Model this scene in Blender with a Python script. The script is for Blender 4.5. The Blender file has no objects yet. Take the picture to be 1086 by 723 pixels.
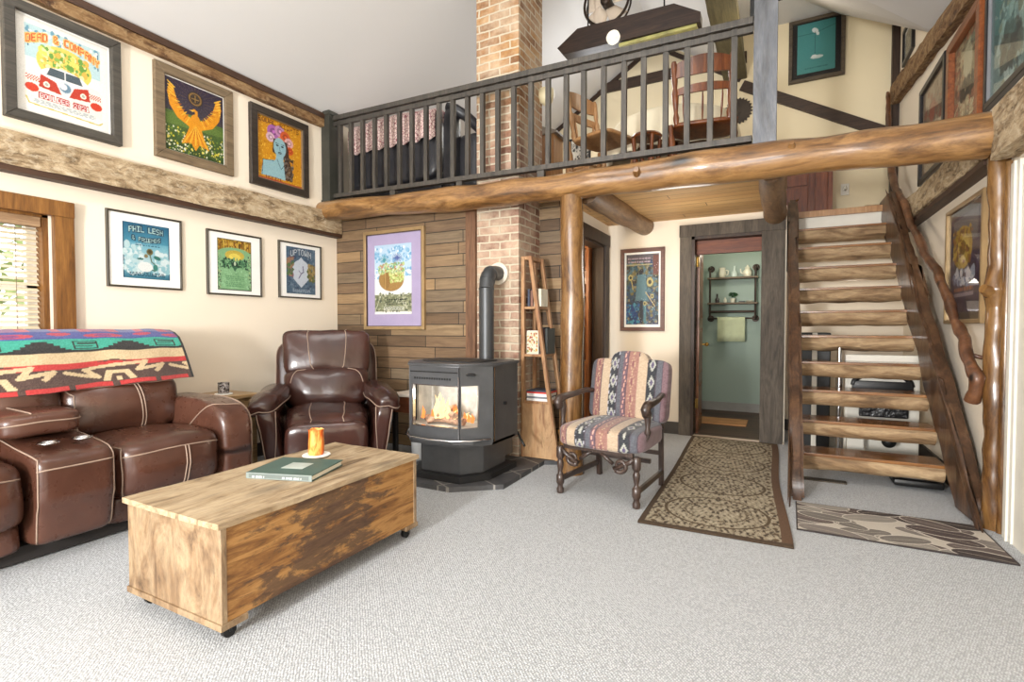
import bpy, bmesh, math, random
import numpy as np
from mathutils import Vector, Matrix, noise
random.seed(7)
PI = math.pi
SC = bpy.context.scene
COL = SC.collection

# ------------------------------------------------------------------ colours
def lin(c):
    out = []
    for v in c[:3]:
        v = v / 255.0
        out.append(v / 12.92 if v <= 0.04045 else ((v + 0.055) / 1.055) ** 2.4)
    return tuple(out)
def lin4(c):
    return lin(c) + (1.0,)

# ------------------------------------------------------------------ materials
def new_mat(name):
    m = bpy.data.materials.new(name); m.use_nodes = True
    nt = m.node_tree; nt.nodes.clear()
    out = nt.nodes.new('ShaderNodeOutputMaterial')
    bs = nt.nodes.new('ShaderNodeBsdfPrincipled')
    nt.links.new(bs.outputs[0], out.inputs[0])
    return m, nt, bs
def setin(bs, **kw):
    names = dict(rough='Roughness', metal='Metallic', spec='Specular IOR Level', coat='Coat Weight', coatr='Coat Roughness', sheen='Sheen Weight')
    for k, v in kw.items():
        bs.inputs[names[k]].default_value = v
def coords(nt, scale=(1, 1, 1), rot=(0, 0, 0), kind='Object'):
    tc = nt.nodes.new('ShaderNodeTexCoord'); mp = nt.nodes.new('ShaderNodeMapping')
    mp.inputs['Scale'].default_value = scale; mp.inputs['Rotation'].default_value = rot
    nt.links.new(tc.outputs[kind], mp.inputs[0]); return mp.outputs[0]
def nz(nt, vec, scale=5, detail=4, rough=0.6, dist=0.0):
    n = nt.nodes.new('ShaderNodeTexNoise'); nt.links.new(vec, n.inputs['Vector'])
    n.inputs['Scale'].default_value = scale; n.inputs['Detail'].default_value = detail
    n.inputs['Roughness'].default_value = rough; n.inputs['Distortion'].default_value = dist
    return n.outputs['Fac']
def ramp(nt, fac, stops):
    r = nt.nodes.new('ShaderNodeValToRGB'); nt.links.new(fac, r.inputs[0])
    e = r.color_ramp.elements
    while len(e) < len(stops): e.new(0.5)
    for i, (p, c) in enumerate(stops):
        e[i].position = p; e[i].color = lin4(c)
    return r.outputs[0]
def mixc(nt, fac, a, b, mode='MIX'):
    m = nt.nodes.new('ShaderNodeMix'); m.data_type = 'RGBA'; m.blend_type = mode
    if isinstance(fac, float): m.inputs[0].default_value = fac
    else: nt.links.new(fac, m.inputs[0])
    for s, i in ((a, 6), (b, 7)):
        if isinstance(s, tuple): m.inputs[i].default_value = lin4(s)
        else: nt.links.new(s, m.inputs[i])
    return m.outputs[2]
def bump(nt, bs, h, strength=0.3, dist=0.01):
    b = nt.nodes.new('ShaderNodeBump'); b.inputs['Strength'].default_value = strength
    b.inputs['Distance'].default_value = dist
    nt.links.new(h, b.inputs['Height']); nt.links.new(b.outputs[0], bs.inputs['Normal'])
def mat(name, col, rough=0.6, metal=0.0, var=0.0, vscale=6, bmp=0.0, bscale=60, bdist=0.003, coat=0.0, spec=0.5, sheen=0.0):
    m, nt, bs = new_mat(name); setin(bs, rough=rough, metal=metal, coat=coat, spec=spec, sheen=sheen)
    v = coords(nt)
    if var > 0:
        a = tuple(max(0, c * (1 - var)) for c in col); b = tuple(min(255, c * (1 + var)) for c in col)
        nt.links.new(ramp(nt, nz(nt, v, vscale), [(0.3, a), (0.7, b)]), bs.inputs['Base Color'])
    else:
        nz(nt, v, 3)
        bs.inputs['Base Color'].default_value = lin4(col)
    if bmp > 0: bump(nt, bs, nz(nt, v, bscale, 3), bmp, bdist)
    return m
def mute(c, s=0.24, k=0.86):
    l = .3 * c[0] + .59 * c[1] + .11 * c[2]
    return tuple((v * (1 - s) + l * s) * k for v in c)
def wood(name, cs, axis='x', scale=1.0, rough=0.5, coat=0.0, bmp=0.25, stretch=12, knots=None, bdist=0.004, fine=1.0, s=0.24, k=0.86):
    cs = [mute(c, s, k) for c in cs]
    m, nt, bs = new_mat(name); setin(bs, rough=rough, coat=coat); bs.inputs['Coat Roughness'].default_value = 0.12
    sv = {'x': (1.0, stretch, stretch), 'y': (stretch, 1.0, stretch), 'z': (stretch, stretch, 1.0)}[axis]
    v = coords(nt, tuple(q * scale for q in sv))
    n = nz(nt, v, 2.2, 8, 0.68, 0.7)
    k = len(cs)
    c = ramp(nt, n, [(0.32 + 0.36 * i / (k - 1), cs[i]) for i in range(k)])
    v2 = coords(nt, tuple(q * scale * 6 for q in sv))
    n2 = nz(nt, v2, 2.0 * fine, 3)
    c = mixc(nt, 0.28, c, ramp(nt, n2, [(0.3, (60, 45, 35)), (0.65, (230, 215, 195))]), 'SOFT_LIGHT')
    cr = nz(nt, coords(nt, tuple(q * scale * 2.2 for q in sv)), 2.6, 6, .7, .3)
    c = mixc(nt, ramp(nt, cr, [(.60, (0, 0, 0)), (.68, (150, 150, 150))]), c, tuple(q * .38 for q in cs[0]))
    big = nz(nt, coords(nt), 1.7 * scale, 3)
    c = mixc(nt, 0.35, c, ramp(nt, big, [(0.35, (90, 80, 72)), (0.7, (190, 185, 180))]), 'SOFT_LIGHT')
    if knots:
        vo = nt.nodes.new('ShaderNodeTexVoronoi'); vo.inputs['Scale'].default_value = knots
        sk = {'x': (.45, 1, 1), 'y': (1, .45, 1), 'z': (1, 1, .45)}[axis]
        nt.links.new(coords(nt, sk), vo.inputs['Vector'])
        f = ramp(nt, vo.outputs['Distance'], [(0.04, (255, 255, 255)), (0.16, (0, 0, 0))])
        c = mixc(nt, f, c, tuple(x * 0.35 for x in cs[0]))
    nt.links.new(c, bs.inputs['Base Color'])
    if bmp > 0: bump(nt, bs, n2 if bdist < 0.006 else n, bmp, bdist)
    return m
def leather(name, c1, c2, rough=0.27):
    m, nt, bs = new_mat(name); setin(bs, rough=rough, spec=0.55, coat=0.2); bs.inputs['Coat Roughness'].default_value = 0.3
    v = coords(nt)
    nt.links.new(ramp(nt, nz(nt, v, 3, 3), [(0.3, c1), (0.7, c2)]), bs.inputs['Base Color'])
    w = nz(nt, coords(nt, (1, 1, 0.7)), 8, 2, 0.5, 1.0)
    f = nz(nt, v, 180, 2)
    mm = nt.nodes.new('ShaderNodeMath'); mm.operation = 'MULTIPLY_ADD'; mm.inputs[1].default_value = 0.06
    nt.links.new(f, mm.inputs[0]); nt.links.new(w, mm.inputs[2])
    bump(nt, bs, mm.outputs[0], 0.25, 0.015)
    r = nt.nodes.new('ShaderNodeMapRange'); r.inputs[3].default_value = rough - 0.03; r.inputs[4].default_value = rough + 0.08
    nt.links.new(nz(nt, v, 14, 3), r.inputs[0]); nt.links.new(r.outputs[0], bs.inputs['Roughness'])
    return m
def painted(name, rough=0.7, coat=0.0, bmp=0.0, bscale=300, bdist=0.002, sheen=0.0):
    m, nt, bs = new_mat(name); setin(bs, rough=rough, coat=coat, sheen=sheen)
    a = nt.nodes.new('ShaderNodeAttribute'); a.attribute_name = 'Col'
    v = coords(nt); n = nz(nt, v, bscale, 2)
    c = mixc(nt, 0.10, a.outputs['Color'], ramp(nt, n, [(0.3, (70, 70, 70)), (0.7, (200, 200, 200))]), 'SOFT_LIGHT')
    nt.links.new(c, bs.inputs['Base Color'])
    if bmp > 0: bump(nt, bs, n, bmp, bdist)
    return m
def glass_mat(name, tint=(255, 255, 255), fres=0.05):
    m = bpy.data.materials.new(name); m.use_nodes = True; nt = m.node_tree; nt.nodes.clear()
    out = nt.nodes.new('ShaderNodeOutputMaterial'); mx = nt.nodes.new('ShaderNodeMixShader')
    tr = nt.nodes.new('ShaderNodeBsdfTransparent'); gl = nt.nodes.new('ShaderNodeBsdfGlossy')
    tr.inputs[0].default_value = lin4(tint); gl.inputs['Roughness'].default_value = 0.03
    lw = nt.nodes.new('ShaderNodeFresnel'); lw.inputs[0].default_value = 1.10
    ml = nt.nodes.new('ShaderNodeMath'); ml.operation = 'MULTIPLY'; ml.inputs[1].default_value = 0.28; nt.links.new(lw.outputs[0], ml.inputs[0]); nt.links.new(ml.outputs[0], mx.inputs[0]); nt.links.new(tr.outputs[0], mx.inputs[1]); nt.links.new(gl.outputs[0], mx.inputs[2])
    nt.links.new(mx.outputs[0], out.inputs[0]); return m
def emis(name, col, strength):
    m = bpy.data.materials.new(name); m.use_nodes = True; nt = m.node_tree; nt.nodes.clear()
    out = nt.nodes.new('ShaderNodeOutputMaterial'); e = nt.nodes.new('ShaderNodeEmission')
    n = nz(nt, coords(nt), 12, 3)
    c2 = tuple(x * 0.85 for x in col)
    nt.links.new(ramp(nt, n, [(0.3, c2), (0.7, col)]), e.inputs[0]); e.inputs[1].default_value = strength
    nt.links.new(e.outputs[0], out.inputs[0]); return m

# ------------------------------------------------------------------ mesh builder
class B:
    def __init__(s): s.bm = bmesh.new()
    def _t(s, vs, M):
        if M is not None:
            for v in vs: v.co = M @ v.co
    def box(s, c, size, M=None, bev=0.0):
        r = bmesh.ops.create_cube(s.bm, size=1.0); vs = r['verts']
        for v in vs: v.co = Vector((v.co.x * size[0], v.co.y * size[1], v.co.z * size[2]))
        if bev > 0:
            es = list({e for v in vs for e in v.link_edges})
            rr = bmesh.ops.bevel(s.bm, geom=es, offset=bev, segments=2, affect='EDGES', profile=0.6)
            vs = list({v for f in rr['faces'] for v in f.verts} | {v for v in vs if v.is_valid})
        for v in vs: v.co += Vector(c)
        s._t(vs, M); return s
    def b2(s, lo, hi, bev=0.0, M=None):
        return s.box([(a + b) / 2 for a, b in zip(lo, hi)], [abs(b - a) for a, b in zip(lo, hi)], M, bev)
    def slab(s, p0, p1, z0, z1, t, bev=0.0):
        d = Vector((p1[0] - p0[0], p1[1] - p0[1], 0)); L = d.length
        a = math.atan2(d.y, d.x)
        M = Matrix.Translation(((p0[0] + p1[0]) / 2, (p0[1] + p1[1]) / 2, (z0 + z1) / 2)) @ Matrix.Rotation(a, 4, 'Z')
        return s.box((0, 0, 0), (L, t, z1 - z0), M, bev)
    def beam(s, a, b, w, h, bev=0.0, roll=0.0):
        a = Vector(a); b = Vector(b); d = b - a
        q = d.to_track_quat('X', 'Z').to_matrix().to_4x4()
        M = Matrix.Translation((a + b) / 2) @ q @ Matrix.Rotation(roll, 4, 'X')
        return s.box((0, 0, 0), (d.length, w, h), M, bev)
    def grid(s, rows, close_u=False, close_v=False, cap=False):
        V = [[s.bm.verts.new(p) for p in r] for r in rows]
        n, m = len(V), len(V[0])
        for i in range(n if close_v else n - 1):
            for j in range(m if close_u else m - 1):
                try: s.bm.faces.new((V[i][j], V[i][(j + 1) % m], V[(i + 1) % n][(j + 1) % m], V[(i + 1) % n][j]))
                except ValueError: pass
        if cap:
            try: s.bm.faces.new(list(reversed(V[0])))
            except ValueError: pass
            try: s.bm.faces.new(V[-1])
            except ValueError: pass
        return V
    def tube(s, pts, r, seg=10, cap=True, wob=0.0, wf=6.0, flat=None, closed=False):
        pts = [Vector(p) for p in pts]; n = len(pts)
        rs = r if isinstance(r, (list, tuple)) else [r] * n
        t0 = (pts[1] - pts[0]).normalized()
        up = Vector((0, 0, 1)) if abs(t0.z) < 0.9 else Vector((1, 0, 0))
        nrm = (up - t0 * up.dot(t0)).normalized(); rows = []
        for i in range(n):
            if closed: t = (pts[(i + 1) % n] - pts[i - 1]).normalized()
            else: t = ((pts[min(i + 1, n - 1)] - pts[max(i - 1, 0)])).normalized()
            nrm = (nrm - t * nrm.dot(t)).normalized(); bi = t.cross(nrm)
            row = []
            for k in range(seg):
                a = 2 * PI * k / seg; d = nrm * math.cos(a) + bi * math.sin(a)
                q = rs[i]
                if wob: q *= 1 + wob * noise.noise((pts[i] + d * rs[i]) * wf)
                if flat: d = nrm * math.cos(a) * flat + bi * math.sin(a)
                row.append(pts[i] + d * q)
            rows.append(row)
        s.grid(rows, close_u=True, close_v=closed, cap=cap and not closed); return s
    def cyl(s, a, b, r, seg=16, r2=None):
        return s.tube([a, b], [r, r2 if r2 is not None else r], seg)
    def lathe(s, prof, seg=20, at=(0, 0, 0), M=None):
        rows = []
        for rr, z in prof:
            row = [Vector((at[0] + max(rr, 1e-4) * math.cos(2 * PI * k / seg), at[1] + max(rr, 1e-4) * math.sin(2 * PI * k / seg), at[2] + z)) for k in range(seg)]
            if M is not None: row = [M @ p for p in row]
            rows.append(row)
        s.grid(rows, close_u=True, cap=True); return s
    def prism(s, poly, axis, a, b, fn=None):
        def mk(p, t):
            v = {'x': (t, p[0], p[1]), 'y': (p[0], t, p[1]), 'z': (p[0], p[1], t)}[axis]
            return Vector(fn(v) if fn else v)
        A = [s.bm.verts.new(mk(p, a)) for p in poly]; Bv = [s.bm.verts.new(mk(p, b)) for p in poly]
        n = len(poly); s.bm.faces.new(A); s.bm.faces.new(list(reversed(Bv)))
        for i in range(n): s.bm.faces.new((A[i], Bv[i], Bv[(i + 1) % n], A[(i + 1) % n]))
        return s
    def ball(s, c, r, M=None, seg=14):
        rr = bmesh.ops.create_uvsphere(s.bm, u_segments=seg, v_segments=max(6, seg // 2 + 2), radius=1.0)
        r3 = r if isinstance(r, (tuple, list)) else (r, r, r)
        for v in rr['verts']: v.co = Vector((v.co.x * r3[0], v.co.y * r3[1], v.co.z * r3[2])) + Vector(c)
        s._t(rr['verts'], M); return s
    def torus(s, c, R, r, axis='z', seg=28, ts=8):
        pts = []
        for k in range(seg):
            a = 2 * PI * k / seg; x, y = R * math.cos(a), R * math.sin(a)
            p = {'z': (x, y, 0), 'y': (x, 0, y), 'x': (0, x, y)}[axis]
            pts.append(Vector(c) + Vector(p))
        return s.tube(pts, r, ts, closed=True)

class RB:
    """a soft rounded block: cushion, pad, leather arm"""
    def __init__(s, c, size, e=5.0, deform=None, M=None, n=14):
        s.c = Vector(c); s.h = Vector(size) / 2; s.e = e; s.d = deform; s.M = M; s.n = n
    def pt(s, p, k=1.0):
        x, y, z = p; e = s.e
        L = (abs(x) ** e + abs(y) ** e + abs(z) ** e) ** (1 / e)
        q = Vector((x / L, y / L, z / L))
        v = Vector((q.x * s.h.x, q.y * s.h.y, q.z * s.h.z))
        if s.d: v = Vector(s.d(v, q))
        v = v * 1.0
        if k != 1.0:
            v = v + Vector((q.x, q.y, q.z)).normalized() * (k - 1.0)
        v = v + s.c
        return s.M @ v if s.M is not None else v
    def build(s, b):
        n = s.n
        idx = {}
        def vert(i, j, k):
            key = (i, j, k)
            if key not in idx:
                f = lambda t: math.sin((t / n - 0.5) * PI * 0.5) / math.sin(PI * 0.25)
                idx[key] = b.bm.verts.new(s.pt((f(i), f(j), f(k))))
            return idx[key]
        for a in range(n):
            for c in range(n):
                for q, flip in ((0, 0), (n, 1)):
                    for mk in ((lambda u, w: (q, u, w)), (lambda u, w: (w, q, u)), (lambda u, w: (u, w, q))):
                        vs = [vert(*mk(a, c)), vert(*mk(a, c + 1)), vert(*mk(a + 1, c + 1)), vert(*mk(a + 1, c))]
                        if flip: vs.reverse()
                        try: b.bm.faces.new(vs)
                        except ValueError: pass
        return s
    def seam(s, b, pts, r=0.0024, steps=14, lift=1.002):
        out = []
        for i in range(len(pts) - 1):
            for t in range(steps):
                u = t / steps
                p = [pts[i][k] * (1 - u) + pts[i + 1][k] * u for k in range(3)]
                out.append(s.pt(p, lift))
        out.append(s.pt(pts[-1], lift))
        b.tube(out, r, 5)

# ------------------------------------------------------------------ objects
def root_matrix(o):
    M = o.matrix_basis.copy(); p = o.parent
    while p is not None:
        M = p.matrix_basis @ M; p = p.parent
    return M
def obj(name, b, m, parent=None, smooth=False, world=False, ang=None, fix=True):
    bm = b.bm if isinstance(b, B) else b
    if fix: bmesh.ops.recalc_face_normals(bm, faces=bm.faces)
    if world and parent is not None: bm.transform(root_matrix(parent).inverted())
    me = bpy.data.meshes.new(name); bm.to_mesh(me); bm.free()
    for mm in (m if isinstance(m, (list, tuple)) else [m]): me.materials.append(mm)
    if smooth:
        for p in me.polygons: p.use_smooth = True
    o = bpy.data.objects.new(name, me); COL.objects.link(o); o.parent = parent
    if ang is not None:
        for p in me.polygons: p.use_smooth = True
        me.set_sharp_from_angle(angle=math.radians(ang))
    return o
def tag(o, label, cat, group=None):
    o['label'] = label; o['category'] = cat
    if group: o['group'] = group
    return o
def thing(name, label, cat, loc=(0, 0, 0), rotz=0.0, group=None):
    o = bpy.data.objects.new(name, None); COL.objects.link(o); o.empty_display_size = 0.1
    o.location = loc; o.rotation_euler = (0, 0, rotz)
    bpy.context.view_layer.update()
    return tag(o, label, cat, group)
def solo(name, b, m, label, cat, group=None, smooth=False, ang=None):
    o = obj(name, b, m, None, smooth, ang=ang)
    me = o.data
    co = np.empty(len(me.vertices) * 3, 'f'); me.vertices.foreach_get('co', co); co = co.reshape(-1, 3)
    base = Vector(((co[:, 0].min() + co[:, 0].max()) / 2, (co[:, 1].min() + co[:, 1].max()) / 2, co[:, 2].min()))
    base = Vector((float(base.x), float(base.y), float(base.z)))
    me.transform(Matrix.Translation(-base)); o.location = base
    return tag(o, label, cat, group)
def struct(name, b, m, parent=None, smooth=False, ang=None):
    o = obj(name, b, m, parent, smooth, ang=ang)
    if parent is None: o['kind'] = 'structure'
    return o
def sroot(name):
    o = bpy.data.objects.new(name, None); COL.objects.link(o); o['kind'] = 'structure'; return o
def copy_tree(o, parent=None):
    c = o.copy(); COL.objects.link(c); c.parent = parent
    for ch in list(o.children): copy_tree(ch, c)
    return c
def paint(o, fn):
    me = o.data
    at = me.color_attributes.new('Col', 'FLOAT_COLOR', 'POINT')
    n = len(me.vertices); co = np.empty(n * 3, 'f'); me.vertices.foreach_get('co', co); co = co.reshape(-1, 3)
    c = np.asarray(fn(co), dtype='f')
    a = np.ones((n, 4), 'f'); a[:, :3] = tolin(c)
    at.data.foreach_set('color', a.ravel())
def tolin(c):
    c = np.clip(np.asarray(c, 'f') / 255.0, 0, 1)
    return np.where(c <= 0.04045, c / 12.92, ((c + 0.055) / 1.055) ** 2.4)

# ------------------------------------------------------------------ canvas for printed / woven pictures
F57 = {'A': '01110100011000111111100011000110001', 'B': '11110100011000111110100011000111110', 'C': '01111100001000010000100001000001111', 'D': '11110100011000110001100011000111110',
       'E': '11111100001000011110100001000011111', 'F': '11111100001000011110100001000010000', 'G': '01111100001000010011100011000101111', 'H': '10001100011000111111100011000110001',
       'I': '11111001000010000100001000010011111', 'K': '10001100101010011000101001001010001', 'L': '10000100001000010000100001000011111', 'M': '10001110111010110101100011000110001',
       'N': '10001110011010110011100011000110001', 'O': '01110100011000110001100011000101110', 'P': '11110100011000111110100001000010000', 'Q': '01110100011000110001101011001001101',
       'R': '11110100011000111110101001001010001', 'S': '01111100001000001110000010000111110', 'T': '11111001000010000100001000010000100', 'U': '10001100011000110001100011000101110',
       'W': '10001100011000110101101011101110001', 'Y': '10001100010101000100001000010000100', '&': '01100100101010001000101011001001101', '0': '01110100011001110101110011000101110',
       '1': '00100011000010000100001000010001110', '2': '01110100010000100010001000100011111', '3': '11110000010000101110000010000111110', '5': '11111100001111000001000011000101110', ' ': '0' * 35}
class Cv:
    def __init__(s, w, h, bg):
        s.w, s.h = w, h; s.a = np.zeros((h, w, 3), 'f'); s.a[:] = bg
        s.Y, s.X = np.mgrid[0:h, 0:w]; s.X = s.X + .5; s.Y = s.Y + .5
    def m(s, mask, c): s.a[mask] = c; return s
    def rect(s, x0, y0, x1, y1, c): return s.m((s.X >= x0 * s.w) & (s.X < x1 * s.w) & (s.Y >= y0 * s.h) & (s.Y < y1 * s.h), c)
    def ell(s, cx, cy, rx, ry, c, rot=0.0):
        x = s.X / s.w - cx; y = (s.Y / s.h - cy); asp = s.h / s.w; y = y * asp; ry = ry * asp
        ca, sa = math.cos(rot), math.sin(rot)
        return s.m(((x * ca + y * sa) / rx) ** 2 + ((-x * sa + y * ca) / ry) ** 2 < 1, c)
    def poly(s, pts, c):
        x = s.X / s.w; y = s.Y / s.h; ins = np.zeros(x.shape, bool); n = len(pts)
        for i in range(n):
            x0, y0 = pts[i]; x1, y1 = pts[(i + 1) % n]
            cond = ((y0 > y) != (y1 > y))
            with np.errstate(divide='ignore', invalid='ignore'):
                xi = (x1 - x0) * (y - y0) / ((y1 - y0) if y1 != y0 else 1e-9) + x0
            ins ^= cond & (x < xi)
        return s.m(ins, c)
    def line(s, pts, w, c):
        x = s.X / s.w; asp = s.h / s.w; y = s.Y / s.h * asp
        for (x0, y0), (x1, y1) in zip(pts[:-1], pts[1:]):
            y0 *= asp; y1 *= asp; dx, dy = x1 - x0, y1 - y0; L = dx * dx + dy * dy + 1e-12
            t = np.clip(((x - x0) * dx + (y - y0) * dy) / L, 0, 1)
            s.m((x - x0 - t * dx) ** 2 + (y - y0 - t * dy) ** 2 < w * w, c)
        return s
    def grad(s, y0, y1, c0, c1):
        t = np.clip((s.Y / s.h - y0) / (y1 - y0), 0, 1)[..., None]
        mk = (s.Y / s.h >= y0) & (s.Y / s.h < y1)
        g = np.array(c0) * (1 - t) + np.array(c1) * t; s.a[mk] = g[mk]; return s
    def speck(s, x0, y0, x1, y1, cols, n, r=0.012, seed=1):
        rg = random.Random(seed)
        for _ in range(n):
            q = r * rg.uniform(.5, 1.3)
            s.ell(rg.uniform(x0, x1), rg.uniform(y0, y1), q, q * s.w / s.h * rg.uniform(.7, 1.5), rg.choice(cols))
        return s
    def text(s, t, cx, cy, cw, ch, c, arc=0.0, out=None):
        """t centred at cx,cy; cw,ch = letter size; arc = rise of the middle"""
        n = len(t); tot = n * cw * 1.2
        for pas in ((out, 1.6), (c, 0.0)):
            if pas[0] is None: continue
            for i, chh in enumerate(t):
                g = F57.get(chh, F57[' ']); x0 = cx - tot / 2 + i * cw * 1.2
                u = (x0 + cw / 2 - cx) / (tot / 2 + 1e-6); yo = cy - arc * (1 - u * u); tl = arc * 2 * u / (tot / 2) * s.h / s.w if arc else 0
                px, py = cw / 5, ch / 7; gx = pas[1] / s.w; gy = pas[1] / s.h
                for r in range(7):
                    for k in range(5):
                        if g[r * 5 + k] == '1':
                            a = x0 + k * px; dy = arc * 2 * u / (tot / 2) * (k - 2) * px if arc else 0
                            b = yo - ch / 2 + r * py + dy
                            s.rect(a - gx, b - gy, a + px * 1.06 + gx, b + py * 1.06 + gy, pas[0])
        return s
    def lines(s, x0, y0, x1, y1, n, c, seed=3):
        """unreadably small print as dashes"""
        rg = random.Random(seed)
        for i in range(n):
            y = y0 + (y1 - y0) * (i + .5) / n; x = x0 + rg.uniform(0, .03)
            while x < x1:
                w = rg.uniform(.02, .07); s.rect(x, y, min(x + w, x1), y + (y1 - y0) / n * .5, c); x += w + .018
        return s
    def nse(s, amt, sc, seed=0):
        rg = np.random.RandomState(seed)
        h2, w2 = max(2, int(s.h / sc)), max(2, int(s.w / sc))
        n = rg.rand(h2, w2); yi = np.minimum((s.Y / s.h * h2).astype(int), h2 - 1); xi = np.minimum((s.X / s.w * w2).astype(int), w2 - 1)
        s.a = np.clip(s.a + (n[yi, xi][..., None] - .5) * amt, 0, 255); return s
    def sample(s, u, v):
        """u right, v up, 0..1"""
        x = np.clip((u * s.w).astype(int), 0, s.w - 1); y = np.clip(((1 - v) * s.h).astype(int), 0, s.h - 1)
        return s.a[y, x]
def picture_plane(name, cv, w, h, m, parent, y=0.0, zc=0.0, xc=0.0, gain=0.78):
    W, H = cv.w, cv.h; b = B()
    xs = np.linspace(-w / 2, w / 2, W) + xc; zs = np.linspace(-h / 2, h / 2, H) + zc
    verts = [(x, y, z) for z in zs for x in xs]
    faces = [(j * W + i, j * W + i + 1, (j + 1) * W + i + 1, (j + 1) * W + i) for j in range(H - 1) for i in range(W - 1)]
    b.bm.free(); me = bpy.data.meshes.new(name); me.from_pydata(verts, [], faces); me.materials.append(m)
    o = bpy.data.objects.new(name, me); COL.objects.link(o); o.parent = parent
    at = me.color_attributes.new('Col', 'FLOAT_COLOR', 'POINT')
    a = np.ones((W * H, 4), 'f'); a[:, :3] = tolin(cv.a[::-1].reshape(-1, 3)) ** 1.12 * gain; at.data.foreach_set('color', a.ravel())
    return o
# ================================================================== MATERIALS
CREAM = mat('cream_paint', (233, 221, 202), 0.85, bmp=0.08, bscale=40)
CREAM2 = mat('cream_paint_loft', (226, 212, 180), 0.85, bmp=0.08, bscale=40)
CEILM = mat('ceiling_paint', (214, 213, 212), 0.9, bmp=0.05, bscale=30)
def carpet_mat():
    m, nt, bs = new_mat('grey_loop_carpet'); setin(bs, rough=1.0, spec=0.1, sheen=0.2)
    v = coords(nt, (1, 1, 1), (0, 0, 0.6))
    vo = nt.nodes.new('ShaderNodeTexVoronoi'); vo.inputs['Scale'].default_value = 135; vo.inputs['Randomness'].default_value = 0.45
    nt.links.new(coords(nt, (1, 0.62, 1), (0, 0, 0.55)), vo.inputs['Vector'])
    c = ramp(nt, vo.outputs['Distance'], [(0.05, (216, 219, 222)), (0.62, (168, 170, 172))])
    n = nz(nt, v, 42, 3, 0.7)
    c = mixc(nt, 0.7, c, ramp(nt, n, [(0.36, (112, 112, 112)), (0.62, (142, 142, 142))]), 'SOFT_LIGHT')
    nt.links.new(c, bs.inputs['Base Color'])
    bump(nt, bs, vo.outputs['Distance'], 0.6, -0.006)
    return m
CARPET = carpet_mat()
def plank_mat(name, cols, L, H, rot=(PI / 2, 0, 0), mortar=0.004, rough=0.6, bmp=0.3, seed=0.0, msz=None):
    m, nt, bs = new_mat(name); setin(bs, rough=rough)
    v = coords(nt, (1, 1, 1), rot)
    br = nt.nodes.new('ShaderNodeTexBrick'); nt.links.new(v, br.inputs['Vector'])
    br.inputs['Scale'].default_value = 1.0; br.inputs['Brick Width'].default_value = L; br.inputs['Row Height'].default_value = H
    br.inputs['Mortar Size'].default_value = mortar; br.inputs['Mortar Smooth'].default_value = 0.1; br.inputs['Bias'].default_value = 0
    br.inputs['Color1'].default_value = (0, 0, 0, 1); br.inputs['Color2'].default_value = (1, 1, 1, 1); br.inputs['Mortar'].default_value = (0.5, 0.5, 0.5, 1)
    br.offset = 0.37; br.offset_frequency = 3; br.squash = 0.7; br.squash_frequency = 2
    k = len(cols); base = ramp(nt, br.outputs['Color'], [(0.05 + 0.9 * i / (k - 1), cols[i]) for i in range(k)])
    v2 = coords(nt, (1.3, 14, 14)); n = nz(nt, v2, 2.5, 6, 0.65, 1.0)
    c = mixc(nt, 0.6, base, ramp(nt, n, [(0.28, (60, 52, 44)), (0.7, (205, 200, 190))]), 'SOFT_LIGHT')
    c = mixc(nt, br.outputs['Fac'], c, tuple(x * 0.3 for x in cols[0]))
    nt.links.new(c, bs.inputs['Base Color'])
    s = nt.nodes.new('ShaderNodeMath'); s.operation = 'SUBTRACT'; nt.links.new(n, s.inputs[0]); nt.links.new(br.outputs['Fac'], s.inputs[1])
    bump(nt, bs, s.outputs[0], bmp, 0.006)
    return m
PLANKS = plank_mat('reclaimed_plank_boards', [(98, 78, 58), (132, 108, 82), (112, 92, 72), (160, 134, 100), (120, 104, 84)], 0.85, 0.107)
SOFFIT = plank_mat('pine_soffit_boards', [(196, 156, 104), (210, 174, 122), (186, 148, 98)], 2.4, 0.14, rot=(0, 0, 0), mortar=0.003)
DARKFLOOR = plank_mat('dark_floor_boards', [(84, 56, 42), (104, 74, 56), (72, 50, 40)], 1.1, 0.12, rot=(0, 0, 0), rough=0.45)
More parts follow.
